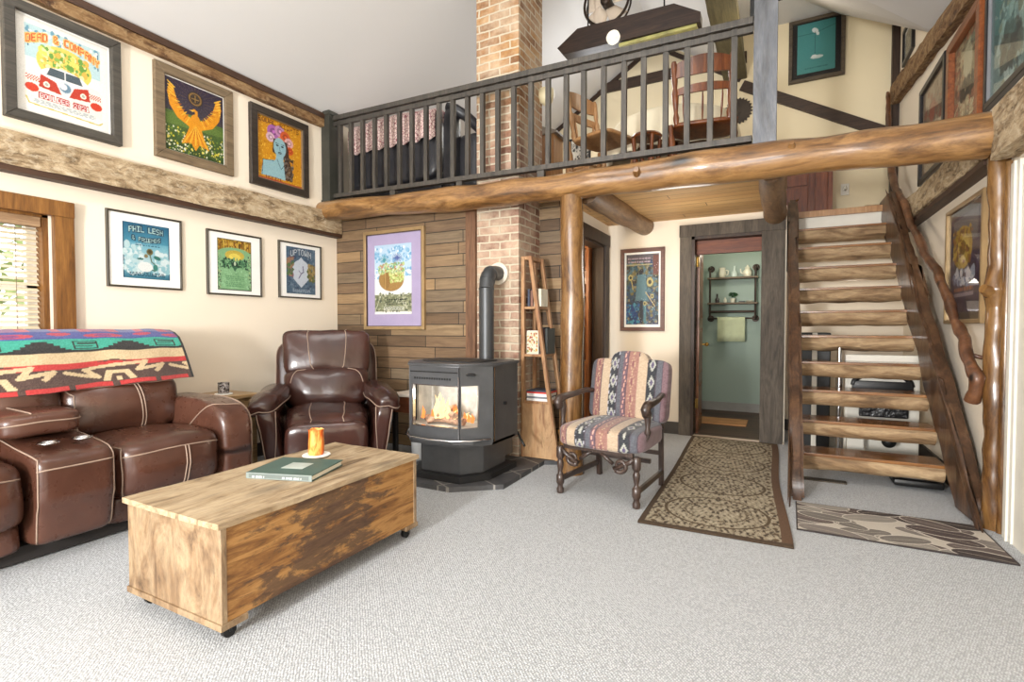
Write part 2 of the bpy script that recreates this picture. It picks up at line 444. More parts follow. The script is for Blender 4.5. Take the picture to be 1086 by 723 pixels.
def brick_mat():
    m, nt, bs = new_mat('limewashed_brick'); setin(bs, rough=0.9)
    geo = nt.nodes.new('ShaderNodeTexCoord'); sep = nt.nodes.new('ShaderNodeSeparateXYZ'); nt.links.new(geo.outputs['Object'], sep.inputs[0])
    ad = nt.nodes.new('ShaderNodeMath'); ad.operation = 'ADD'; nt.links.new(sep.outputs[0], ad.inputs[0]); nt.links.new(sep.outputs[1], ad.inputs[1])
    cb = nt.nodes.new('ShaderNodeCombineXYZ'); nt.links.new(ad.outputs[0], cb.inputs[0]); nt.links.new(sep.outputs[2], cb.inputs[1])
    nn = nt.nodes.new('ShaderNodeTexNoise'); nn.inputs['Scale'].default_value = 14; nn.inputs['Detail'].default_value = 3; nt.links.new(geo.outputs['Object'], nn.inputs['Vector'])
    vm = nt.nodes.new('ShaderNodeVectorMath'); vm.operation = 'MULTIPLY_ADD'; vm.inputs[1].default_value = (.022, .018, 0); nt.links.new(nn.outputs['Color'], vm.inputs[0]); nt.links.new(cb.outputs[0], vm.inputs[2])
    br = nt.nodes.new('ShaderNodeTexBrick'); nt.links.new(vm.outputs[0], br.inputs['Vector'])
    br.inputs['Scale'].default_value = 1.0; br.inputs['Brick Width'].default_value = 0.205; br.inputs['Row Height'].default_value = 0.068
    br.inputs['Mortar Size'].default_value = 0.009; br.inputs['Mortar Smooth'].default_value = 0.4
    br.inputs['Color1'].default_value = (0, 0, 0, 1); br.inputs['Color2'].default_value = (1, 1, 1, 1)
    v = coords(nt); n = nz(nt, v, 9, 5, 0.7); n2 = nz(nt, v, 3.2, 5, 0.7)
    lo = ramp(nt, br.outputs['Color'], [(0.0, (122, 84, 70)), (0.5, (150, 112, 96)), (1.0, (178, 148, 130))])
    hi = ramp(nt, br.outputs['Color'], [(0.0, (120, 78, 44)), (0.5, (154, 110, 68)), (1.0, (180, 142, 96))])
    mr = nt.nodes.new('ShaderNodeMapRange'); mr.inputs[1].default_value = 2.6; mr.inputs[2].default_value = 3.3; nt.links.new(sep.outputs[2], mr.inputs[0])
    base = mixc(nt, mr.outputs[0], lo, hi)
    base = mixc(nt, 0.5, base, ramp(nt, n, [(0.34, (40, 34, 30)), (0.66, (210, 206, 200))]), 'SOFT_LIGHT')
    wash = ramp(nt, n2, [(0.38, (0, 0, 0)), (0.64, (200, 200, 200))])
    base = mixc(nt, wash, base, (216, 198, 172))
    c = mixc(nt, br.outputs['Fac'], base, (196, 184, 162))
    nt.links.new(c, bs.inputs['Base Color'])
    s = nt.nodes.new('ShaderNodeMath'); s.operation = 'MULTIPLY_ADD'; s.inputs[1].default_value = -0.7
    nt.links.new(br.outputs['Fac'], s.inputs[0]); nt.links.new(n, s.inputs[2]); bump(nt, bs, s.outputs[0], 0.8, 0.012)
    return m
BRICK = brick_mat()
def hewn(name, cs):
    m, nt, bs = new_mat(name); setin(bs, rough=.85)
    n1 = nz(nt, coords(nt, (7, 2.2, 7)), 2.2, 8, .72, .9); n2 = nz(nt, coords(nt, (1, .5, 1)), 34, 4, .7, .4)
    c = ramp(nt, n1, [(.34, cs[0]), (.44, cs[1]), (.53, cs[2]), (.66, cs[3])])
    c = mixc(nt, ramp(nt, n2, [(.52, (0, 0, 0)), (.60, (170, 170, 170))]), c, cs[4])
    nt.links.new(c, bs.inputs['Base Color'])
    s = nt.nodes.new('ShaderNodeMath'); s.operation = 'ADD'; nt.links.new(n1, s.inputs[0]); nt.links.new(n2, s.inputs[1]); bump(nt, bs, s.outputs[0], 1.0, .014); return m
HEWN = hewn('hewn_pale_timber', [(84, 66, 46), (140, 118, 88), (176, 154, 122), (196, 178, 148), (214, 200, 174)])
HEWN_D = hewn('hewn_dark_timber', [(66, 42, 24), (104, 72, 42), (132, 100, 64), (156, 126, 88), (176, 150, 112)])
DARKW = wood('dark_brown_board', [(48, 30, 20), (74, 48, 32), (92, 62, 40)], 'x', 1.0, 0.55)
DARKWY = wood('dark_brown_board_long', [(60, 34, 18), (90, 54, 30), (104, 66, 38)], 'y', 1.0, 0.55)
DARKWZ = wood('dark_brown_board_upright', [(48, 30, 20), (70, 46, 30), (88, 60, 40)], 'z', 1.0, 0.55)
LOGX = wood('varnished_log', [(78, 52, 28), (134, 96, 54), (176, 136, 86), (144, 104, 60)], 'x', 0.8, 0.3, coat=0.5, bmp=0.5, stretch=5, knots=2.4, bdist=0.012, s=.04, k=.92)
LOGZ = wood('varnished_post_log', [(66, 42, 22), (118, 82, 44), (154, 116, 68), (114, 80, 46)], 'z', 0.8, 0.27, coat=0.6, bmp=0.35, stretch=5, knots=2.6, bdist=0.008, s=.03, k=.9)
LOGY = wood('raw_joist_log', [(112, 78, 46), (160, 118, 74), (184, 144, 98)], 'y', 0.8, 0.55, coat=0.1, bmp=0.5, stretch=5, knots=2.2, bdist=0.008)
BRANCH = wood('branch_wood', [(70, 40, 22), (112, 70, 42), (142, 96, 62)], 'z', 1.2, 0.45, coat=0.2, bmp=0.7, stretch=3, knots=7, bdist=0.01, s=.1, k=.95)
STRING = wood('stringer_slab_wood', [(54, 36, 24), (90, 62, 42), (120, 88, 60)], 'z', 0.9, 0.42, coat=0.25, bmp=0.6, stretch=4, knots=3, bdist=0.01, s=.1, k=.95)
TREADF = wood('rough_tread_log', [(104, 80, 54), (150, 122, 88), (184, 158, 122), (140, 112, 80)], 'x', 1.0, 0.75, bmp=1.0, stretch=4, knots=4, bdist=0.014, s=.12, k=1.05)
TREADT = wood('varnished_tread_board', [(92, 58, 30), (136, 92, 50), (154, 110, 64)], 'x', 1.0, 0.25, coat=0.5, s=.05, k=1.05)
CASE_G = wood('weathered_door_casing', [(70, 62, 54), (104, 94, 82), (124, 114, 100)], 'z', 1.0, 0.75, bmp=0.6, stretch=7)
WINCASE = wood('stained_window_casing', [(92, 58, 22), (130, 88, 38), (152, 108, 54)], 'z', 1.0, 0.45, coat=0.15, s=.0, k=.95)
ORANGEW = wood('orange_stained_wood', [(150, 74, 28), (184, 102, 46), (204, 126, 64)], 'z', 1.0, 0.4, coat=0.2)
HONEY = wood('honey_wood', [(190, 124, 62), (214, 152, 86), (228, 174, 110)], 'z', 1.0, 0.4, coat=0.2)
CHERRY = wood('cherry_chair_wood', [(88, 44, 20), (128, 72, 34), (152, 94, 50)], 'z', 1.0, 0.35, coat=0.3, s=0, k=.95)
RAILM = wood('grey_stained_rail', [(60, 56, 52), (84, 80, 74), (100, 95, 88)], 'z', 1.0, 0.5, bmp=0.2)
POSTM = wood('blue_grey_post', [(88, 92, 100), (120, 128, 142), (150, 158, 174)], 'z', 0.6, 0.5, bmp=0.3, stretch=4)
BLACKW = mat('black_wood', (38, 34, 32), 0.5, var=0.15)
BASEB = mat('dark_grey_baseboard', (70, 66, 62), 0.6, var=0.1)
WHITEP = mat('white_painted_trim', (226, 222, 210), 0.5, var=0.02)
BLK = mat('black_metal', (28, 28, 28), 0.4, metal=0.3, var=0.1)
CHROME = mat('polished_steel', (200, 200, 202), 0.18, metal=1.0, var=0.03)
BRASS = mat('aged_brass', (190, 150, 80), 0.3, metal=1.0, var=0.05)
GLASS = glass_mat('clear_glass')
PRINT = painted('printed_paper', 0.45)
WHITEM = mat('white_mat_board', (240, 240, 236), 0.8, var=0.01)

# ================================================================== ROOM SHELL
YW = 3.92      # planked wall
b = B().b2((-4.3, -2.8, -0.12), (1.3, 6.6, 0)); struct('floor', b, CARPET)
b = B().b2((-1.0, 5.72, -0.1), (-0.02, 7.7, 0.004)); struct('floor_bathroom', b, DARKFLOOR)
b = B().b2((-3.4, 4.36, -0.1), (-1.80, 5.72, 0.004)); struct('floor_kitchen', b, DARKFLOOR)
# left wall with its window opening
wl = B()
wl.b2((-4.26, -2.8, 0), (-4.12, 0.45, 3.34)); wl.b2((-4.26, 1.53, 0), (-4.12, 7.1, 3.34))
wl.b2((-4.26, 0.45, 0), (-4.12, 1.53, 0.92)); wl.b2((-4.26, 0.45, 1.87), (-4.12, 1.53, 3.34))
struct('wall_left', wl, CREAM)
b = B().prism([(-2.8, 0), (7.1, 0), (7.1, 4.5), (5.45, 3.62), (4.4, 3.44), (-2.8, 3.44)], 'x', 1.12, 1.24); struct('wall_right', b, CREAM)
# rear wall (behind the viewer) with its windows
wr = B(); xs = [-4.26, -3.7, -2.6, -1.85, -0.95, -0.3, 0.85, 1.24]
for i in range(0, 7, 2): wr.b2((xs[i], -2.8, 0), (xs[i + 1], -2.7, 3.3))
for i in range(1, 6, 2):
    wr.b2((xs[i], -2.8, 0), (xs[i + 1], -2.7, 0.5)); wr.b2((xs[i], -2.8, 2.1), (xs[i + 1], -2.7, 2.45)); wr.b2((xs[i], -2.8, 3.2), (xs[i + 1], -2.7, 3.3))
wr.prism([(-4.26, 3.3), (1.24, 3.3), (-1.5, 5.0)], 'y', -2.8, -2.7)
struct('wall_rear', wr, CREAM)
for k, i in enumerate(range(1, 6, 2)):
    w = sroot('window_%d' % (k + 2)); f = B()
    x0, x1 = xs[i], xs[i + 1]
    for z0, z1 in ((0.5, 2.1), (2.45, 3.2)):
        f.b2((x0, -2.79, z0), (x0 + .05, -2.71, z1)); f.b2((x1 - .05, -2.79, z0), (x1, -2.71, z1))
        f.b2((x0, -2.79, z0), (x1, -2.71, z0 + .05)); f.b2((x0, -2.79, z1 - .05), (x1, -2.71, z1)); f.b2(((x0 + x1) / 2 - .02, -2.77, z0), ((x0 + x1) / 2 + .02, -2.73, z1))
    obj('window_frame', f, WINCASE, w)
# planked wall, alcove wall, passage wall, hall wall
b = B().b2((-4.12, YW, 0), (-2.40, YW + .12, 2.34)); struct('wall_back', b, PLANKS)
b = B().b2((-1.985, 4.35, 0), (-1.743, 4.47, 2.34)); struct('wall_alcove', b, PLANKS)
pw = B(); pw.b2((-1.863, 4.47, 0), (-1.743, 4.83, 2.34)); pw.b2((-1.863, 5.53, 0), (-1.743, 5.70, 2.34)); pw.b2((-1.863, 4.83, 2.06), (-1.743, 5.53, 2.34))
struct('wall_passage', pw, CREAM)
hw = B(); hw.b2((-1.863, 5.70, 0), (-0.80, 5.82, 2.34)); hw.b2((-0.17, 5.70, 0), (0.05, 5.82, 2.34)); hw.b2((-0.80, 5.70, 2.10), (-0.17, 5.82, 2.34))
struct('wall_hall', hw, CREAM)
nk = B(); nk.b2((-0.05, 5.82, 0), (0.05, 6.5, 2.30)); struct('wall_nook', nk, CREAM)
b = B().b2((-0.05, 6.5, 0), (1.12, 6.58, 2.30)); struct('wall_under_stairs', b, CREAM)
SAGE = mat('sage_blue_paint', (158, 172, 160), 0.8, bmp=0.05)
bw = B(); bw.b2((-1.05, 7.6, 0), (0.0, 7.7, 2.3)); bw.b2((-1.06, 5.82, 0), (-0.98, 7.65, 2.3)); bw.b2((-0.07, 5.82, 0), (-0.05, 7.65, 2.3)); struct('wall_bathroom', bw, SAGE)
b = B().b2((-1.06, 5.82, 2.3), (0.0, 7.7, 2.33)); struct('ceiling_bathroom', b, WHITEP)
kw = B(); kw.b2((-3.4, 4.40, 0), (-1.87, 4.47, 2.34)); kw.b2((-3.4, 5.72, 0), (-1.87, 5.8, 2.34)); kw.b2((-3.45, 4.4, 0), (-3.38, 5.8, 2.34)); struct('wall_kitchen', kw, CREAM2)
# loft floor and its pine soffit, stair landing
lf = B(); lf.b2((-4.12, 3.86, 2.30), (0.0, 7.0, 2.345)); struct('ceiling_under_loft', lf, SOFFIT)
lf = B(); lf.b2((-4.12, 3.86, 2.345), (0.0, 7.0, 2.375)); lf.b2((0.0, 6.33, 2.345), (1.12, 7.0, 2.375)); struct('floor_loft', lf, DARKFLOOR)
lf = B().b2((.0, 6.33, 2.18), (1.12, 6.36, 2.345)); struct('trim_17', lf, WHITEP)
# gable wall
g = B().prism([(-4.12, 2.33), (1.12, 2.33), (1.12, 4.5), (0.54, 4.80), (-0.45, 4.80), (-0.45, 4.27), (-1.5, 4.94), (-4.12, 3.28)], 'y', 7.0, 7.1); struct('wall_loft', g, CREAM2)
# ceilings
c = B()
c.prism([(-4.26, 3.19), (-1.5, 4.936), (-1.5, 5.05), (-4.26, 3.32)], 'y', -2.8, 7.1)
c.prism([(-1.5, 4.936), (-0.45, 4.272), (-0.45, 4.38), (-1.5, 5.05)], 'y', -2.8, 7.1)
c.prism([(-0.45, 4.272), (1.13, 3.40), (1.2, 3.45), (-0.45, 4.38)], 'y', -2.8, 4.42)
c.b2((-0.50, 4.42, 4.36), (-0.45, 7.05, 4.80))
def poly3(b, pts, t):
    lo = [b.bm.verts.new(p) for p in pts]; hi = [b.bm.verts.new((p[0], p[1], p[2] + t)) for p in pts]; n = len(pts)
    b.bm.faces.new(lo); b.bm.faces.new(list(reversed(hi)))
    for i in range(n): b.bm.faces.new((lo[i], hi[i], hi[(i + 1) % n], lo[(i + 1) % n]))
P5 = (1.13, 5.45, 3.575)
poly3(c, [P5, (1.13, 7.05, 4.47), (.537, 7.05, 4.765)], .05)
poly3(c, [P5, (.537, 7.05, 4.765), (-.47, 5.74, 4.765)], .05)
poly3(c, [P5, (-.47, 5.74, 4.765), (-.47, 4.4, 4.27)], .05)
poly3(c, [P5, (-.47, 4.4, 4.27), (1.13, 4.4, 3.40)], .05)
poly3(c, [(-.47, 5.70, 4.765), (.56, 7.05, 4.765), (-.47, 7.05, 4.765)], .05)
struct('ceiling', c, CEILM)

# ------------------------------------------------------------------ trims
def wavy_beam(lo, hi, n=40, amp=0.012, f=3.0, seed=0, axis=1):
    """hewn timber: a long box whose faces wander a little"""
    b = B(); rows = []
    a0, a1 = lo[axis], hi[axis]
    others = [i for i in range(3) if i != axis]
    o0, o1 = others
    m = 5
    for i in range(n + 1):
        t = a0 + (a1 - a0) * i / n; row = []
        per = []
        for k in range(m): per.append((lo[o0] + (hi[o0] - lo[o0]) * k / m, lo[o1]))
        for k in range(m): per.append((hi[o0], lo[o1] + (hi[o1] - lo[o1]) * k / m))
        for k in range(m): per.append((hi[o0] - (hi[o0] - lo[o0]) * k / m, hi[o1]))
        for k in range(m): per.append((lo[o0], hi[o1] - (hi[o1] - lo[o1]) * k / m))
        for (p, q) in per:
            v = [0, 0, 0]; v[axis] = t
            nv = noise.noise_vector(Vector((p * 9 + seed, q * 9, t * f)))
            nw = noise.noise_vector(Vector((p * 30 + seed, q * 30, t * f * 6)))
            v[o0] = p + amp * nv.x + amp * .35 * nw.x; v[o1] = q + amp * nv.y + amp * .35 * nw.y
            row.append(tuple(v))
        rows.append(row)
    b.grid(rows, close_u=True, cap=True); return b
struct('trim_1', wavy_beam((-4.13, -2.65, 2.11), (-4.03, YW - .01, 2.31), 90, .012), HEWN)
b = B().b2((-4.12, -2.65, 2.075), (-4.035, YW - .01, 2.112)); struct('trim_2', b, DARKWY)
struct('trim_3', wavy_beam((-4.13, -2.65, 3.155), (-4.07, 3.80, 3.235), 90, .007), HEWN_D)
b = B().b2((-4.12, -2.65, 3.235), (-4.06, 3.82, 3.285)); struct('trim_4', b, DARKWY)
struct('trim_5', wavy_beam((1.0, -2.65, 2.06), (1.13, 3.70, 2.34), 90, .016, seed=4), HEWN)
struct('trim_6', wavy_beam((1.02, 3.98, 2.12), (1.13, 6.3, 2.33), 50, .02, seed=8), HEWN)
b = B().b2((1.03, 3.9, 2.085), (1.12, 6.3, 2.12)); struct('trim_7', b, DARKWY)
# sloping timber under the upper pictures of the right wall
rows = []; b = B(); n = 40
for i in range(n + 1):
    y = 4.0 + 3.3 * i / n; t = (y - 4.0) / 3.0
    zb = 3.22 + 0.37 * t + 0.02 * noise.noise(Vector((y * 4, 0, 0))); zt = zb + 0.14 + .08 * t + 0.02 * noise.noise(Vector((y * 5, 3, 0)))
    x0 = 1.05 + .015 * noise.noise(Vector((y * 6, 9, 1)))
    rows.append([(x0, y, zb), (x0 - .012, y, (zb + zt) / 2), (x0, y, zt), (1.13, y, zt), (1.13, y, zb)])
b.grid(rows, close_u=True, cap=True); struct('trim_8', b, HEWN_D)
b = B().beam((1.09, 4.0, 3.375), (1.09, 5.47, 3.56), .06, .03); struct('trim_9', b, DARKWY)
b = B().b2((1.05, 6.93, 2.38), (1.12, 7.0, 4.46)); struct('trim_10', b, DARKWZ)
b = B(); b.beam((-0.45, 6.98, 4.13), (1.05, 6.98, 3.28), .03, .12)
b.beam((-1.50, 6.98, 4.86), (-.47, 6.98, 4.20), .03, .05)
struct('trim_11', b, DARKW)
b = B(); b.b2((-2.30, 6.96, 4.40), (-0.40, 7.0, 4.53)); struct('trim_12', b, DARKW)
b = B(); b.beam((-3.9, 6.985, 3.39), (-1.50, 6.985, 4.90), .03, .05); struct('trim_13', b, DARKW)
b = wavy_beam((-0.66, 4.6, 4.21), (-0.40, 6.985, 4.33), 30, .006); struct('trim_14', b, wood('olive_purlin', [(84, 76, 44), (108, 100, 62), (124, 116, 76)], 'y', 1.0, 0.6))
b = B().b2((-2.505, YW - .03, 0), (-2.405, YW, 2.34)); struct('trim_15', b, wood('upright_batten', [(104, 62, 34), (140, 92, 56), (160, 110, 72)], 'z', 1.0, 0.5))
b = B().b2((-4.12, -2.65, 0), (-4.10, YW, 0.12)); struct('baseboard_left', b, BASEB)
bb = B(); bb.b2((-1.743, 5.68, 0), (-0.95, 5.70, 0.13)); bb.b2((-1.743, 4.48, 0), (-1.725, 4.72, .13)); struct('baseboard_hall', bb, BASEB)
b = B(); b.b2((1.10, 3.95, 0), (1.12, 6.5, 0.13)); struct('baseboard_right', b, BLACKW)
b = B().b2((-0.80, 5.66, 0.0), (0.05, 5.72, 0.012)); struct('trim_16', b, mat('threshold_strip', (188, 170, 150), .5, var=.05))
b = B().b2((.05, 6.48, 0), (1.12, 6.5, .12)); struct('baseboard_nook', b, BASEB)

# bathroom door opening: casing, dark lintel, open leaf
d = sroot('door_1')
cs = B(); cs.b2((-0.95, 5.655, 0), (-0.83, 5.70, 2.20), .004); cs.b2((-0.17, 5.655, 0), (0.035, 5.70, 2.20), .004); cs.b2((-0.955, 5.645, 2.10), (0.04, 5.70, 2.225), .004)
obj('door_casing', cs, CASE_G, d)
jm = B(); jm.b2((-0.83, 5.66, 0), (-0.80, 5.83, 2.10)); jm.b2((-0.17, 5.66, 0), (-0.14, 5.83, 2.10)); jm.b2((-0.83, 5.66, 2.07), (-0.15, 5.83, 2.10)); obj('door_jamb', jm, DARKWZ, d)
b = B().b2((-0.80, 5.80, 1.93), (-0.17, 5.86, 2.08)); obj('door_lintel', b, wood('dark_red_lintel', [(74, 34, 12), (116, 58, 24), (136, 76, 36)], 'x', s=0, k=1), d)
lf = B(); M = Matrix.Translation((-0.79, 5.84, 0)) @ Matrix.Rotation(math.radians(94), 4, 'Z')
lf.box((0.31, 0, 1.02), (0.62, .02, 2.02), M)
for zz, hh in ((.32, .4), (.88, .5), (1.55, .6)):
    for xx in (.14, .46): lf.box((xx, -.012, zz), (.20, .012, hh - .06), M, .004)
for xx in (.04, .31, .58): lf.box((xx, 0, 1.02), (.08, .036, 2.02), M, .003)
for zz in (.06, .58, 1.2, 1.97): lf.box((.31, 0, zz), (.62, .036, .12), M, .003)
leaf = obj('door_leaf', lf, ORANGEW, d)
h = B()
for zz in (0.28, 1.80): h.b2((-0.80, 5.80, zz), (-0.775, 5.845, zz + .10)); h.cyl((-0.782, 5.80, zz - .005), (-0.782, 5.80, zz + .105), .007, 8)
obj('door_hinge', h, BRASS, leaf)
h = B(); h.cyl(M @ Vector((.55, -.02, .95)), M @ Vector((.55, -.055, .95)), .010, 10); h.ball(M @ Vector((.55, -.07, .95)), .024); obj('door_handle', h, BRASS, leaf)
# doorway to the kitchen
d = sroot('door_2')
cs = B(); cs.b2((-1.743, 5.53, 0), (-1.715, 5.66, 2.17), .004); cs.b2((-1.743, 4.70, 0), (-1.715, 4.83, 2.17), .004); cs.b2((-1.743, 4.69, 2.05), (-1.71, 5.67, 2.18), .004)
obj('door_casing', cs, DARKWZ, d)
jm = B(); jm.b2((-1.87, 5.51, 0), (-1.74, 5.53, 2.06)); jm.b2((-1.87, 4.83, 0), (-1.74, 4.86, 2.06)); jm.b2((-1.87, 4.83, 2.03), (-1.74, 5.53, 2.06)); obj('door_jamb', jm, DARKWZ, d)
# white door casing on the right wall, just inside the frame
d = sroot('door_3')
cs = B(); cs.b2((1.095, 3.60, 0), (1.12, 3.72, 2.03), .004); cs.b2((1.085, 3.64, 0), (1.10, 3.66, 2.03), .002); obj('door_casing', cs, WHITEP, d)
cs = B(); cs.b2((1.105, 2.8, 0), (1.12, 3.60, 1.99)); cs.b2((1.10, 2.92, 1.0), (1.106, 3.5, 1.85)); cs.b2((1.10, 2.92, .12), (1.106, 3.5, .85)); obj('door_leaf', cs, WHITEP, d)

# left window
w = sroot('window_1')
cs = B(); cs.b2((-4.12, 1.545, 0.86), (-4.075, 1.65, 1.955), .004); cs.b2((-4.12, 0.33, 0.86), (-4.075, 0.435, 1.955), .004); cs.b2((-4.12, 0.33, 1.855), (-4.068, 1.65, 1.955), .004); cs.b2((-4.12, 0.30, 0.84), (-4.05, 1.68, 0.88), .004)
cas = obj('window_casing', cs, WINCASE, w)
jb = B(); jb.b2((-4.26, 1.50, .92), (-4.12, 1.53, 1.87)); jb.b2((-4.26, .45, .92), (-4.12, .48, 1.87)); jb.b2((-4.26, .45, 1.84), (-4.12, 1.53, 1.87)); jb.b2((-4.26, .45, .92), (-4.12, 1.53, .95)); obj('window_jamb', jb, WINCASE, w)
sh = B(); sh.b2((-4.25, .48, .95), (-4.21, .53, 1.84)); sh.b2((-4.25, 1.45, .95), (-4.21, 1.50, 1.84)); sh.b2((-4.25, .48, .95), (-4.21, 1.5, 1.0)); sh.b2((-4.25, .48, 1.79), (-4.21, 1.5, 1.84)); sh.b2((-4.25, .48, 1.38), (-4.21, 1.5, 1.42)); obj('window_sash', sh, WHITEP, w)
b = B().b2((-4.232, .52, .99), (-4.228, 1.46, 1.80)); obj('window_glass', b, GLASS, w)
# blind
bl = thing('window_blind', 'wooden slatted blind with a head rail hanging in the left window', 'blind', (-4.16, 0.99, 0.97))
s = B().b2((-4.20, .49, 1.78), (-4.125, 1.495, 1.84), .004); obj('head_rail', s, wood('blind_wood', [(170, 128, 84), (196, 156, 112), (206, 168, 124)], 'y'), bl, world=True)
s = B()
SLATM = mat('cream_slats', (222, 208, 180), .5, var=.04)
for i in range(23):
    z = 1.76 - i * .034
    s.box((0, 0, 0), (.030, 1.0, .003), Matrix.Translation((-4.165, .99, z)) @ Matrix.Rotation(math.radians(34), 4, 'Y'))
obj('slats', s, SLATM, bl, world=True)
s = B()
for y in (.72, 1.0, 1.24, 1.38): s.cyl((-4.150, y, 1.78), (-4.150, y, .98), .0018, 5)
obj('cord', s, mat('blind_cord', (120, 104, 80), .8, var=.05), bl, world=True)
# small plant pot ornament on the sill
t = B(); t.lathe([(.012, 0), (.016, .03), (.008, .045), (.013, .06), (.006, .075), (.011, .09), (.003, .11)], 10, (-4.09, 1.20, 1.05)); t.b2((-4.11, 1.17, .88), (-4.07, 1.23, 1.05), .004)
solo('sill_ornament', t, mat('bronze_ornament', (96, 84, 48), .4, metal=.5, var=.1), 'small bronze ornament standing on the sill of the left window', 'ornament', smooth=True)
# shrub outside
def leaves(b, c, r, n, size, seed):
    rg = random.Random(seed)
    for _ in range(n):
        d = Vector((rg.gauss(0, 1), rg.gauss(0, 1), rg.gauss(0, 1))).normalized() * (rg.uniform(.3, 1) ** .5)
        p = Vector(c) + Vector((d.x * r[0], d.y * r[1], d.z * r[2])); q = Matrix.Rotation(rg.uniform(0, 6.28), 3, Vector((rg.gauss(0, 1), rg.gauss(0, 1), rg.gauss(0, 1))).normalized())
        vs = [b.bm.verts.new(p + q @ Vector(k) * size) for k in ((-1, 0, 0), (0, -.5, .1), (1, 0, 0), (0, .5, .1))]
        b.bm.faces.new(vs)
t = thing('garden_tree', 'leafy green tree standing outside the left window', 'tree', (-7.2, 1.0, -0.3))
s = B(); leaves(s, (-7.2, .9, 1.9), (1.3, 2.0, 1.1), 520, .10, 4); obj('foliage', s, mat('leaf_green', (150, 160, 110), .7, var=.3), t, world=True, fix=False)
s = B(); s.tube([(-7.2, 1.0, -.3), (-7.25, 1.05, .8), (-7.15, .95, 1.8)], [.12, .1, .07], 8); obj('trunk', s, mat('bark', (92, 76, 58), .9, var=.2), t, world=True, smooth=True)
gl = mat('lawn', (110, 128, 78), .9, var=.2)
b = B().b2((-16, -16, -.5), (-4.5, 14, -.36)).b2((-4.5, -16, -.5), (12, -3.0, -.36)); struct('ground', b, gl)
# ================================================================== LOGS, POSTS, CHIMNEY
def log(pts, radii, wob=.18, wf=2.6, seg=22, sub=5, knots=()):
    P = []; R = []
    for i in range(len(pts) - 1):
        for k in range(sub * 3):
            t = k / (sub * 3); P.append(Vector(pts[i]).lerp(Vector(pts[i + 1]), t)); R.append(radii[i] * (1 - t) + radii[i + 1] * t)
    P.append(Vector(pts[-1])); R.append(radii[-1])
    b = B(); b.tube(P, R, seg, wob=wob, wf=wf)
    for (c, d, r) in knots:
        b.tube([Vector(c), Vector(c) + Vector(d)], [r * 1.25, r * .7], 10, wob=.3, wf=20)
    return b
b = log([(-4.2, 3.74, 2.325), (-3.2, 3.75, 2.29), (-2.2, 3.77, 2.26), (-1.4, 3.78, 2.255), (-.6, 3.79, 2.25), (.3, 3.80, 2.235), (1.02, 3.80, 2.225)], [.095, .10, .105, .10, .12, .115, .12],
        knots=(((-.92, 3.70, 2.26), (0, -.045, .01), .03), ((-2.5, 3.70, 2.24), (0, -.04, .0), .022), ((.05, 3.70, 2.28), (0, -.04, .02), .02), ((-3.4, 3.68, 2.28), (0, -.04, -.01), .02)))
solo('log_beam', b, LOGX, 'long varnished log beam carrying the loft edge from wall to wall', 'log beam', smooth=False, ang=50)
b = log([(-1.455, 3.79, 0), (-1.46, 3.79, .35), (-1.455, 3.79, .8), (-1.445, 3.79, 1.4), (-1.455, 3.79, 2.17)], [.105, .095, .088, .09, .085], wf=1.8)
b.tube([(-1.50, 3.72, .33), (-1.50, 3.685, .30)], [.035, .012], 10, wob=.3, wf=12)
solo('log_post', b, LOGZ, 'thick glossy peeled log post standing behind the patterned armchair', 'post', ang=50)
b = log([(1.10, 3.84, 0), (1.092, 3.84, .6), (1.085, 3.84, 1.26), (1.08, 3.84, 1.36), (1.09, 3.84, 1.5), (1.085, 3.84, 2.2)], [.058, .052, .050, .064, .048, .056], wob=.3, wf=8)
b.tube([(1.06, 3.82, 1.35), (1.01, 3.79, 1.37)], [.04, .022], 10, wob=.5, wf=15)
solo('log_post', b, LOGZ, 'slim knotty log post against the white wall beside the stair foot', 'post', ang=50)
b = log([(1.11, 3.775, 0), (1.108, 3.775, 1.2), (1.11, 3.775, 2.06)], [.022, .024, .022], wob=.2, wf=5)
solo('log_pole', b, LOGZ, 'thin bark edged strip of wood running up beside the slim knotty post', 'pole', ang=50)
b = log([(-1.38, 3.92, 2.225), (-1.36, 4.8, 2.24), (-1.33, 5.69, 2.26)], [.092, .098, .10], wf=2.2)
solo('log_joist', b, LOGY, 'round log joist under the loft boards above the framed jazz poster', 'joist', group=None, ang=50)
b = log([(-.06, 3.92, 2.24), (-.06, 4.8, 2.25), (-.05, 5.69, 2.26)], [.095, .098, .10], wf=2.2)
solo('log_joist', b, LOGY, 'round log joist under the loft floor beside the top of the stairs', 'joist', ang=50)
b = B().b2((-2.405, YW, 0), (-1.985, 4.40, 4.9), .004)
obj_ch = solo('brick_chimney', b, BRICK, 'square brick chimney rising behind the stove through the loft', 'chimney')

# ================================================================== LOFT RAILING
rl = thing('loft_railing', 'dark grey wooden balustrade along the loft edge above the log beam', 'railing', (-2.1, 3.8, 2.4))
def rz(x, base): return base - .072 * (x + 4.05) / 3.88
x0, x1 = -4.0, -.18
b = B(); b.beam((x0, 3.8, rz(x0, 3.245)), (x1, 3.8, rz(x1, 3.245)), .075, .045, .005); obj('handrail', b, RAILM, rl, world=True)
b = B(); b.beam((x0, 3.79, rz(x0, 3.19)), (x1, 3.79, rz(x1, 3.19)), .03, .04); obj('sub_rail', b, RAILM, rl, world=True)
b = B(); b.beam((x0, 3.8, rz(x0, 2.475)), (x1, 3.8, rz(x1, 2.475)), .06, .04, .004); obj('bottom_rail', b, RAILM, rl, world=True)
bx = [363, 374.3, 386.4, 399, 411.4, 425, 438.2, 453, 466.6, 481.2, 496.6, 512.2, 528.3, 545, 563, 581, 600, 618.3, 639.2, 660.5, 681, 704, 726.5, 750.8, 775.6]
